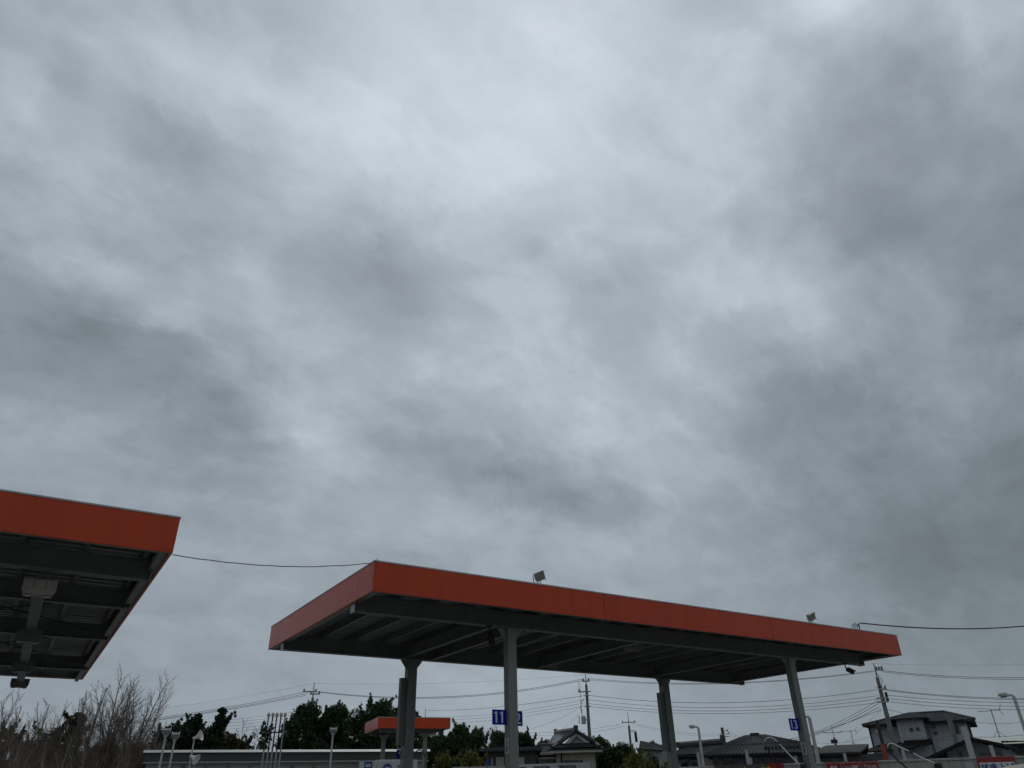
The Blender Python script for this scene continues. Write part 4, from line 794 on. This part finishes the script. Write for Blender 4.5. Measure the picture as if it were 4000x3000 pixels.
FP8, p8, z8 = pole(3702, 2790, 50, 'leaning brown pole before the right half of the white house', arms=(), r=(.15, .12), mat_='pole')
FP9, p9, z9 = pole(3425, 2814, 52, 'thin black pole with red lower guard beside the tall utility pole', arms=(), r=(.11, .09), mat_='black')
MB().tube([(0, 0, 0), (0, 0, FP9.pt(3440, 2905).z)], .135, 10).build('red_guard', 'rust', p9, smooth=True)
MB().box(-.22, -.12, -.16, -.06, FP9.pt(3430, 2862).z, FP9.pt(3430, 2850).z).build('junction_box', 'offwhite', p9)

# ---------------------------------------------------------------- overhead lines
def line(F0, a, F1, c, s_, r, label, group, m='wire'):
    r *= .47; A = F0.M @ F0.pt(*a); B = F1.M @ F1.pt(*c) if F1 is not None else at_d(*c)
    cable('overhead_line', label, A, B, s_, r, m, group, 16, 4)
G = 'overhead lines between the poles'
class Off:      # a line end outside the frame
    def __init__(s, D): s.D = D; s.M = Matrix.Identity(4)
    def pt(s, px, py): return at_d(px, py, s.D)
F0 = Off(75)
for k, (c, dz) in enumerate((((1213, 2698), 2740), ((1200, 2709), 2790), ((1196, 2716), 2812))):
    line(F0, (-500, 2865+k*14), FP1, c, 1.0-.12*k, .032, ('upper', 'middle', 'lower')[k]+' of three dark lines sloping from the left pole to the left', G)
line(F0, (-500, 2845), FP1, (1228, 2669), .8, .014, 'hairline wire from the tip of the left pole to the left', G, 'wireg')
for k in range(5): line(F0, (-500, 2905+k*13), FP1, (1222, 2770+k*12), .5, .02, ('first', 'second', 'third', 'fourth', 'lowest')[k]+' of the thin lines low behind the left trees', G, 'wireg')
line(FP1, (1228, 2669), FP2, (2286, 2634), .35, .014, 'hairline wire joining the tips of left and middle poles', G, 'wireg')
for k, (a, c) in enumerate((((1232, 2700), (2282, 2651)), ((1236, 2703), (2284, 2656)))): line(FP1, a, FP2, c, .95, .036, ('upper', 'lower')[k]+' thick line between the left pole and the middle pole', G)
for k, (a, c, s_) in enumerate((((1664, 2775), (2284, 2717), .35), ((1650, 2800), (2284, 2733), .5), ((1650, 2810), (2286, 2745), .5), ((1650, 2822), (2288, 2757), .5))):
    line(FP7, a, FP2, c, s_, .036 if k == 0 else .028, ('topmost', 'second', 'third', 'lowest')[k]+' of four lines from the middle pole behind sign 11', G, 'wireg' if k else 'wire')
for k, (a, c, s_, r) in enumerate((((2294, 2650), (3412, 2620), .62, .034), ((2294, 2655), (3416, 2623), .6, .030), ((2295, 2715), (3428, 2694), .75, .036), ((2296, 2733), (3432, 2717), .72, .030), ((2298, 2748), (3434, 2730), .70, .030), ((2300, 2759), (3436, 2744), .66, .030))):
    line(FP2, a, FP3, c, s_, r, ('topmost', 'second', 'third', 'fourth', 'fifth', 'lowest')[k]+' of six lines between the middle pole and the right pole', G)
F9 = Off(66)
for k, (a, c, s_, r) in enumerate((((3402, 2592), (4600, 2570), .25, .013), ((3442, 2619), (4600, 2602), .6, .034), ((3444, 2624), (4600, 2610), .6, .03), ((3448, 2692), (4600, 2690), .6, .034), ((3450, 2695), (4600, 2697), .6, .03), ((3462, 2715), (4600, 2712), .5, .03), ((3470, 2729), (4600, 2727), .5, .03), ((3478, 2742), (4600, 2741), .5, .03))):
    line(FP3, a, F9, c, s_, r, ('hairline', 'topmost thick', 'second', 'third', 'fourth', 'fifth', 'sixth', 'lowest')[k]+' line running right from the right pole out of the picture', G, 'wireg' if k == 0 else 'wire')
for k, (a, c) in enumerate((((2832, 2852), (3430, 2735)), ((2842, 2864), (3428, 2750)), ((2842, 2874), (3434, 2762)), ((2836, 2884), (3440, 2772)))):
    line(FP5, a, FP3, c, (2.1, 1.9, 1.7, 1.2)[k], .034, ('topmost', 'second', 'third', 'lowest')[k]+' of four lines rising behind sign 13 to the right pole', G)
for k, (a, c) in enumerate((((2440, 2824), (1700, 2800)), ((2440, 2836), (1700, 2812)))): line(FP4, a, Off(115), c, 1.6, .03, ('upper', 'lower')[k]+' faint line left of the distant two-arm pole', G, 'wireg')
for k, (a, c) in enumerate((((2464, 2820), (2818, 2866)), ((2464, 2826), (2818, 2874)))): line(FP4, a, FP5, c, .5, .03, ('upper', 'lower')[k]+' faint line from the distant two-arm pole to the dark pole', G, 'wireg')
line(FP2, (2283, 2752), Off(60), (2076, 2846), .2, .022, 'slanting drop wire from the middle pole to the far roof, upper of two', G, 'wireg')
line(FP2, (2284, 2765), Off(62), (2180, 2864), .05, .022, 'slanting drop wire from the middle pole to the tiled ridge, lower of two', G, 'wireg')
line(FP3, (3440, 2658), Off(76), (3652, 2785), .05, .018, 'thin drop wire slanting from the right pole to the white house roof', G, 'wireg')
line(FP3, (3464, 2770), Off(76), (3640, 2800), .1, .03, 'thick drop wire from the right pole across the white house roof', G)
line(FP3, (3446, 2768), Off(90), (3290, 2912), .05, .022, 'long stay wire slanting down left from the right pole', G, 'wireg')
line(FP8, (3705, 2794), Off(60), (3990, 2820), .25, .022, 'thin line from the leaning brown pole towards the right edge', G)
line(FP9, (3440, 2873), FP8, (3715, 2877), .12, .02, 'line crossing the white house front between two dark poles', G)
line(FP8, (3715, 2877), Off(48), (4150, 2850), .15, .02, 'line from the leaning brown pole rising to the right edge', G)
line(FP9, (3437, 2865), Off(70), (3180, 2900), .25, .02, 'low line running left from the red-guarded pole', G, 'wireg')

# ================================================================ LAMPS, POSTS, ANTENNAS
def street_lamp(px, pytop, D, label, side=-1, w=.09, head=.4):
    F = Frame(px, D, 0, pytop); o = F.thing('lamp_post', label, 'street lamp', 'lamp posts behind the wall'); z = F.pt(px, pytop).z
    MB().tube([(0, 0, 0), (0, 0, z-.05)], [w, w*.75], 10).build('post', 'offwhite', o, smooth=True)
    MB().tube([(0, 0, z-.12), (side*.02, 0, z-.02), (side*.16, 0, z+.0)], w*.6, 8).build('arm', 'offwhite', o, smooth=True)
    h = MB().prism([(0, .0), (side*head, .03), (side*head, .10), (side*.05, .12)], -.14, .14, 'y').build('lamp_head', 'offwhite', o, (side*.12, 0, z-.05), bevel=.015)
    MB().box(min(side*.08, side*(head-.05)), max(side*.08, side*(head-.05)), -.11, .11, -.012, .0).build('lens', 'lens', h, (0, 0, .0))
street_lamp(2727, 2838, 34, 'slim pale lamp post in front of the tiled house, between the columns', -1, .065, .26)
street_lamp(3160, 2797, 27, 'pale lamp post directly behind the right column', -1, .07, .2)
street_lamp(3957, 2713, 30, 'tall pale lamp post at the right edge', -1, .065, .30)
for k, (x0, x1, yt, D, lb) in enumerate(((2720, 2732, 2940, 50, 'pale square post before the tiled house'), (2909, 2921, 2931, 52, 'taller pale square post below the roof box'), (2925, 2936, 2961, 52, 'short pale square post below the roof box'),
      (3101, 3112, 2955, 52, 'short pale square post left of column 13'), (3292, 3304, 2944, 50, 'pale square post before the brown ribbed roof'), (3519, 3531, 2927, 44, 'pale square post left of the second hose arch'),
      (3752, 3776, 2840, 44, 'wide tall pale post before the white house'), (3862, 3878, 2914, 42, 'short pale post before the dark gabled house'))):
    F = Frame((x0+x1)/2, D, 0, yt); o = F.thing('square_post', lb, 'post', 'pale square posts behind the wall'); z = F.pt((x0+x1)/2, yt).z; w = F.pt(x1, 2950).x-F.pt(x0, 2950).x
    MB().box(-w/2, w/2, -w/2, w/2, 0, z).build('post', 'whitewall', o, bevel=.02); MB().box(-w/2-.01, w/2+.01, -w/2-.01, w/2+.01, z, z+.03).build('cap', 'offwhite', o)
def antenna(px, pytop, pybot, D, label, s_=1.):
    F = Frame(px, D, 0, pybot-40); z0, z = F.pt(px, pybot).z, F.pt(px, pytop).z
    o = thing('roof_antenna', label, 'antenna', F.o+Vector((0, 0, z0)), F.rz, 'roof antennas'); h = z-z0
    MB().tube([(0, 0, 0), (0, 0, h)], .03*s_, 6).build('mast', 'galv', o)
    MB().tube([(-.75*s_, 0, h*.93), (.5*s_, .1, h*.95)], .02*s_, 6).build('boom', 'galv', o)
    for k in range(6): MB().tube([(-.7*s_+k*.16*s_, -.3*s_, h*.93), (-.7*s_+k*.16*s_, .3*s_, h*.935)], .01*s_, 5).build('element', 'galv', o)
    for sg in (-1, 1): MB().tube([(.42*s_, 0, h*.95), (.58*s_, 0, h*.95+sg*.3*s_)], .016*s_, 5).build('reflector', 'galv', o)
    for sg in (-1, 1): MB().tube([(0, 0, h*.25), (sg*.35*s_, .1, 0)], .015*s_, 5).build('stay', 'galv', o)
antenna(3893, 2768, 2882, 56, 'tall television antenna on the pale roof at the right', 1.0)
antenna(3327, 2852, 2914, 90, 'small television antenna over the brown ribbed roof', 1.1)

# vacuum hose arches
def hose_arch(px0, pts, D, label, hose):
    F = Frame(px0, D); o = F.thing('hose_arch', label, 'vacuum hose arch', 'curved hose arches before the wall')
    P3 = [F.pt(*p) for p in pts]; end = P3[-1]
    MB().tube(P3, .010, 8).build('arch_tube', 'chrome', o, smooth=True)
    MB().box(end.x-.22, end.x+.22, -.2, .2, 0, end.z-.02).build('vacuum_body', 'red', o, bevel=.03)
    MB().tube([end+Vector((0, 0, -.04)), end+Vector((0, 0, .05))], .05, 10).build('socket', 'black', o)
    MB().tube([F.pt(*p) for p in hose], .011, 8).build('hose', 'rubber', o, smooth=True)
    m = P3[len(P3)//2+1]; MB().tube([m+Vector((-.03, 0, .02)), m+Vector((.02, 0, -.014))], .012, 8).build('tape_ring', 'black', o)
hose_arch(3060, [(2987, 2902), (2988, 2892), (2994, 2884), (3004, 2881), (3015, 2882), (3026, 2889), (3040, 2902), (3060, 2923), (3080, 2945), (3110, 2975), (3140, 2999)], 13, 'white hose arch with dark hose left of column 13',
          [(2988, 2896), (2990, 2906), (3000, 2928), (3015, 2955), (3035, 2985), (3060, 3020), (3080, 3060)])
hose_arch(3570, [(3468, 2920), (3469, 2910), (3474, 2905), (3482, 2904), (3492, 2907), (3520, 2921), (3560, 2939), (3600, 2960), (3640, 2977), (3660, 2989), (3667, 2998)], 12.5, 'white hose arch rising from the bottom at right',
          [(3470, 2918), (3474, 2935), (3490, 2952), (3510, 2973), (3540, 2998), (3570, 3030), (3600, 3070)])

# ================================================================ CAR
F = Frame(4010, 11, -18); o = F.thing('parked_van', 'tan van, only its roof showing at the bottom right corner', 'van')
zr = F.pt(3960, 2976).z; xl = F.pt(3800, 2992).x
prof = [(xl-.35, .75), (xl-.35, 1.0), (xl+.1, 1.12), (xl+.75-.6, zr-.10), (xl+.35, zr-.035), (xl+.9, zr), (xl+2.6, zr), (xl+3.0, zr-.05), (xl+3.2, 1.0), (xl+3.22, .35), (xl-.3, .35)]
MB().prism(prof, 0, 1.48, 'y').build('body', 'tan', o, bevel=.04, smooth=True)
wn_ = MB().prism([(xl+.25, 1.12), (xl+.45, zr-.14), (xl+2.7, zr-.14), (xl+2.8, 1.12)], -.012, -.002, 'y').build('side_window', 'glass', o)
MB().box(xl+1.4, xl+1.46, -.016, -.013, 1.12, zr-.14).build('pillar', 'tan', wn_)
MB().slab([(xl+.08, .12, 1.14), (xl+.08, 1.36, 1.14), (xl+.13, 1.3, zr-.13), (xl+.13, .18, zr-.13)], .02).build('windscreen', 'glass', o)
for y in (.08, 1.4): MB().tube([(xl+1.0, y, zr+.004), (xl+1.05, y, zr+.035), (xl+2.45, y, zr+.035), (xl+2.5, y, zr+.004)], .014, 6).build('roof_rail', 'black', o)
for x in (xl+.35, xl+2.6):
    for y in (.02, 1.46):
        w = lathe([(.18, -.08), (.28, -.07), (.29, 0), (.28, .07), (.18, .08)], 18).build('wheel', 'rubber', o, (x, y, .29), (R(90), 0, 0), smooth=True)
        lathe([(.05, -.085), (.17, -.082), (.17, .082), (.05, .085)], 12).build('rim', 'galv', w)
for y in (.2, 1.28): MB().box(xl-.37, xl-.345, y-.12, y+.12, .78, .92).build('headlight', 'lens', o, bevel=.005)
MB().box(xl+.36, xl+.46, -.14, -.02, 1.1, 1.22).build('wing_mirror', 'black', o, bevel=.02)

# ================================================================ TREES
def quads_mesh(name, C, U, V, m):
    """leaf faces: centre C, half axes U, V (n,3)"""
    n = len(C); co = np.empty((n, 4, 3)); co[:, 0] = C-U; co[:, 1] = C-V*.6; co[:, 2] = C+U; co[:, 3] = C+V*.6
    me = bpy.data.meshes.new(name); me.vertices.add(4*n); me.vertices.foreach_set('co', co.ravel()); me.loops.add(4*n); me.loops.foreach_set('vertex_index', np.arange(4*n, dtype=np.int32))
    me.polygons.add(n); me.polygons.foreach_set('loop_start', np.arange(0, 4*n, 4, dtype=np.int32)); me.update(calc_edges=True); me.validate()
    me.materials.append(M[m]); return me
def unit(v): return v/np.maximum(np.linalg.norm(v, axis=1, keepdims=True), 1e-9)
def leaf_cloud(centres, radii, per, size, rg, flat=1.):
    C = []; 
    for c, r in zip(centres, radii):
        k = max(7, int(per*r[0]*r[2])); d = unit(rg.normal(size=(k, 3))); q = rg.random((k, 1))**.45; C.append(c+d*q*r)
    C = np.concatenate(C); n = len(C); U = unit(rg.normal(size=(n, 3))); V = unit(np.cross(U, rg.normal(size=(n, 3)))); s_ = size*(.6+.8*rg.random((n, 1)))
    return C, U*s_, V*s_
def leafy_tree(px, pytop, halfw, D, label, m='leaf_dark', kind='round', seed=0, group='evergreen trees', per=110, size=.11, name='evergreen_tree', zlow=.12, shoots=8, gap=.5):
    rg = np.random.default_rng(seed); F = Frame(px, D, 0, (pytop+2950)/2); o = F.thing(name, label, 'tree' if 'bush' not in name else 'bush', group); z = F.pt(px, pytop).z; w = abs(F.pt(px+halfw*(1.45 if 'bush' not in name and 'sparse' not in name else 1.15), 2900).x-F.pt(px, 2900).x)
    cen = []; rad = []; H_ = z*(1-zlow); zb = z*zlow
    ncl = int(60+w*12) if kind != 'cone' else int(40+z*6)
    for k in range(ncl):
        if kind == 'cone':
            t_ = rg.random()**.85; rr = w*(1-t_**1.5)*.9+.10; a = rg.random()*2*pi; q = rr*math.sqrt(rg.random())
            cen.append((q*cos(a), q*sin(a)*.8, zb+H_*t_*.97)); s_ = (.22+.40*(1-t_)*w*.6)*(.6+.6*rg.random()); rad.append((s_*1.1, s_*1.1, s_*.8))
        else:
            a = rg.random()*2*pi; t_ = rg.random()**.9; prof = (sin(pi*min(1, .30+t_*.66)))**.6
            q = w*prof*math.sqrt(rg.random())*.92; s_ = min(.75, w*(.12+.16*rg.random()))
            zz = zb+H_*(t_*.90); zz *= 1-.06*rg.random()-.22*(q/max(w, .1))**2; cen.append((q*cos(a), q*sin(a)*.8, zz)); rad.append((s_, s_, s_*(.7+.5*rg.random())))
    for k in range(shoots):       # upright shoots that break the outline
        a = rg.random()*2*pi; q = w*(.15+.7*rg.random()) if kind != 'cone' else w*.2*rg.random(); zt_ = z*(.86+.14*rg.random()) if k else z-.12
        if k == 0: q = 0
        x, y = q*cos(a), q*sin(a)*.8; drop = (q/max(w, .1))**2*H_*.30
        lean = rg.normal()*.12
        for j in range(5): cen.append((x+lean*(5-j)+rg.normal()*.05, y, zt_-drop-j*.17-.06)); s_ = .045+.05*j+.03*rg.random(); rad.append((s_, s_, .13))
    C, U, V = leaf_cloud(np.array(cen), np.array(rad), per*2.2, size, rg); keep = C[:, 2] < z; keep &= C[:, 2] > .15
    C, U, V = C[keep], U[keep], V[keep]; print(label[:30], len(C)) if False else None
    link('crown', quads_mesh('crown', C, U, V, m), None, o)
    q = MB(); q.tube([(0, 0, 0), (.03*w, 0, z*.3), (0, .02, z*.65), (.02, 0, z*.92)], [.05+.022*z, .04+.016*z, .02+.008*z, .012], 7)
    for k in rg.choice(len(cen), min(14, len(cen)), replace=False):
        c = cen[k]; b0 = max(.25, c[2]*.55); q.tube([(0, 0, b0), (c[0]*.5, c[1]*.5, (b0+c[2])/2+.1), c], [.03+.008*z, .02+.004*z, .008], 5, False)
    q.build('trunk', 'bark', o, smooth=True); return o
def bare_tree(px, pytop, halfw, D, label, seed, m='twig', stems=5, group='bare trees at the left', twigs=1., name='bare_tree', rs=1., cat='tree'):
    rg = random.Random(seed); F = Frame(px, D); o = F.thing(name, label, cat, group); z = F.pt(px, pytop).z*.97; w = 1.25*abs(F.pt(px+halfw, 2900).x-F.pt(px, 2900).x)
    tr, tw = MB(), MB()
    def grow(p, d, ln, r, lvl, up):
        n = 5 if lvl == 0 else (4 if lvl == 1 else 3); pts = [p.copy()]; dirs = [d.copy()]; q = p.copy()
        for i in range(n):
            d = (d+Vector((rg.gauss(0, .075), rg.gauss(0, .075), up))).normalized(); q = q+d*ln/n; pts.append(q.copy()); dirs.append(d.copy())
        rr = [max(.0045*rs, r*(1-.8*i/n)) for i in range(n+1)]
        (tr if lvl == 0 else tw).tube(pts, rr, 5 if lvl == 0 else (4 if lvl == 1 else 3), False)
        if lvl >= 2+(lvl == 2 and rg.random() < .0): return
        kids = int((24, 11)[lvl]*twigs)
        for k in range(kids):
            t_ = (.16 if lvl == 0 else .10)+(.84 if lvl == 0 else .9)*(k+rg.random())/kids; i = min(n-1, int(t_*n)); b = pts[i].lerp(pts[i+1], t_*n-i); dd = dirs[i+1]
            side = dd.orthogonal().normalized(); side.rotate(Matrix.Rotation(rg.random()*2*pi, 3, dd)); a = R(rg.uniform(24, 60))
            nd = dd*cos(a)+side*sin(a); l2 = ln*(.42, .30)[lvl]*(1.12-.95*t_ if lvl == 0 else 1.1-.7*t_)*rg.uniform(.75, 1.25)
            grow(b, nd, l2, max(.0045*rs, rr[i]*.42), lvl+1, .09 if lvl == 0 else .04)
    for k in range(stems):
        f_ = 1 if k == 0 else rg.uniform(.62, .95); a = 2*pi*k/stems+rg.random(); sp = 0 if k == 0 else rg.uniform(.2, 1.)*w*.8
        tgt = Vector((cos(a)*sp, sin(a)*sp*.7, z*f_)); p0 = Vector((cos(a)*.15, sin(a)*.15, 0)); d = (tgt-p0); grow(p0, (d.normalized()+Vector((-cos(a)*.05, 0, -.0))).normalized(), d.length*.98, (.018+.0075*z)*(1 if k == 0 else .8)*rs, 0, .0)
    tr.build('trunk', 'twigpale' if name == 'bare_shrub' else m, o); tag(tw.build('twigs', m, o), kind='stuff'); return o
# bare trees at the left
for k, (px, py, hw, D, st, lb) in enumerate(((15, 2630, 110, 40, 6, 'bare grey tree at the left edge under the canopy corner'), (100, 2708, 55, 44, 3, 'slender bare tree second from the left edge'), (185, 2735, 60, 45, 4, 'low bare tree before dark evergreens, third from the left edge'),
      (228, 2730, 40, 43, 3, 'thin bare tree right of the third, near the left edge'), (310, 2655, 90, 42, 5, 'bare tree rising beneath the rear corner of the left canopy'), (425, 2588, 120, 43, 7, 'tallest bare tree left of the grey building'),
      (490, 2605, 72, 44, 7, 'spreading bare tree leaning over the grey building end'), (575, 2740, 62, 42, 7, 'low spreading bare tree beside the grey building end'))):
    bare_tree(px, py, hw, D, lb, 100+k, stems=st+4)
for k, (px, py, hw, D) in enumerate(((60, 2850, 80, 38), (210, 2860, 90, 37), (360, 2840, 100, 38), (490, 2850, 80, 38))):
    bare_tree(px, py, hw, D, ('leftmost', 'second', 'third', 'rightmost')[k]+' of four low tangled bare shrubs at bottom left', 140+k, stems=7, twigs=.75, name='bare_shrub', group='bare shrubs at bottom left', cat='shrub')
# evergreens behind them
for k, (px, py, hw, D, kind, m, lb) in enumerate((
    (25, 2800, 60, 50, 'round', 'leaf_deep', 'dark evergreen at the left edge behind bare branches'), (130, 2860, 90, 52, 'round', 'leaf_brown', 'brownish evergreen low behind the left bare trees'),
    (230, 2800, 70, 50, 'round', 'leaf_deep', 'dark evergreen behind bare twigs, below the canopy lamp'), (290, 2775, 50, 51, 'cone', 'leaf_deep', 'pointed dark evergreen behind the middle bare trees'), (400, 2870, 110, 50, 'round', 'leaf_brown', 'brownish evergreen behind the tallest bare tree'), (530, 2880, 90, 50, 'round', 'leaf_brown', 'brownish low evergreen behind the leaning bare tree'),
    (640, 2784, 56, 54, 'round', 'leaf_deep', 'dark pointed evergreen at the left end of the grey building'), (700, 2800, 105, 56, 'round', 'leaf_deep', 'rounded dark evergreen behind the two floodlight posts'),
    (762, 2782, 42, 55, 'cone', 'leaf_deep', 'narrow dark evergreen behind the horn speakers'), (852, 2758, 58, 54, 'cone', 'leaf_deep', 'tall conifer-shaped evergreen above the grey building'), (800, 2808, 105, 56, 'round', 'leaf_deep', 'low dark evergreen between narrow and tall evergreens'), (905, 2846, 62, 53, 'round', 'leaf_brown', 'small brownish evergreen right of the tall conifer shape'),
    (1190, 2722, 95, 56, 'round', 'leaf_dark', 'big evergreen right of the vent pipes'), (1300, 2728, 100, 57, 'round', 'leaf_dark', 'big evergreen behind the lone floodlight post'), (1445, 2702, 120, 55, 'round', 'leaf_dark', 'tallest broad evergreen left of the rear left column'),
    (1545, 2722, 95, 57, 'round', 'leaf_dark', 'evergreen directly behind the rear left column'), (1615, 2752, 45, 56, 'round', 'leaf_mid', 'light evergreen branch mass right of the rear left column'),
    (1700, 2830, 80, 60, 'round', 'leaf_mid', 'evergreen behind the right end of the small far canopy'), (1790, 2800, 70, 60, 'round', 'leaf_mid', 'pointed evergreen right of the small far canopy'), (1850, 2826, 70, 62, 'round', 'leaf_mid', 'rounded evergreen left of sign 11'),
    (1955, 2838, 75, 75, 'round', 'leaf_dark', 'evergreen below sign 11 behind the flat-eaved house'), (2050, 2832, 62, 72, 'round', 'leaf_dark', 'evergreen below sign 12 right of the near column'), (2130, 2885, 50, 88, 'round', 'leaf_mid', 'small tree behind the left slope of the tiled roof'),
    (2330, 2868, 75, 100, 'round', 'leaf_mid', 'tree line crown behind the right slope of the tiled roof'), (2270, 2862, 45, 105, 'round', 'leaf_mid', 'treetop just over the tiled gable'), (2415, 2895, 90, 70, 'round', 'leaf_dark', 'dark tree left of the yellow-green bush'), (2540, 2890, 60, 95, 'round', 'leaf_dark', 'dark treetop behind the rear right column'))):
    leafy_tree(px, py, hw, D, lb, m, kind, 200+k, per=(700 if kind == 'cone' else 620), size=.05+.0006*D, shoots=(5 if kind == 'cone' else 12))
# small half-bare trees above the grey building
bare_tree(950, 2800, 60, 54, 'small bare tree right of the tall conifer shape', 301, stems=4, group='thin trees above the grey building', m='twigpale')
bare_tree(1050, 2815, 50, 54, 'sparse thin tree just left of the vent pipes', 302, stems=4, group='thin trees above the grey building', m='twigpale')
bare_tree(1905, 2815, 32, 85, 'pale feathery bare tree left of sign 11', 303, m='twigpale', stems=7, rs=1.3, group='thin trees above the grey building')
leafy_tree(1035, 2808, 42, 53, 'sparse leafy shrub left of the vent pipes', 'leaf_dark', 'round', 310, per=22, size=.12, name='sparse_tree', group='thin trees above the grey building', shoots=5)
leafy_tree(960, 2862, 34, 52, 'low sparse leafy shrub over the white roof edge', 'leaf_brown', 'round', 311, per=40, size=.11, name='sparse_tree', group='thin trees above the grey building', shoots=3)
# yellow-green bushes
for k, (px, py, hw, D, m, lb) in enumerate(((1735, 2918, 62, 44, 'leaf_yellow', 'yellow-green bush right of the small far canopy, left of two'), (1840, 2902, 72, 45, 'leaf_yellow', 'yellow-green bush before the flat-eaved house, right of two'), (2490, 2900, 88, 44, 'leaf_yellow', 'big yellow-green bush left of the rear right column'), (2560, 2930, 22, 45, 'leaf_mid', 'small green bush against the rear right column'))):
    leafy_tree(px, py, hw, D, lb, m, 'round', 400+k, per=700, size=.055, name='leafy_bush', group='yellow-green bushes', zlow=.05, shoots=9)
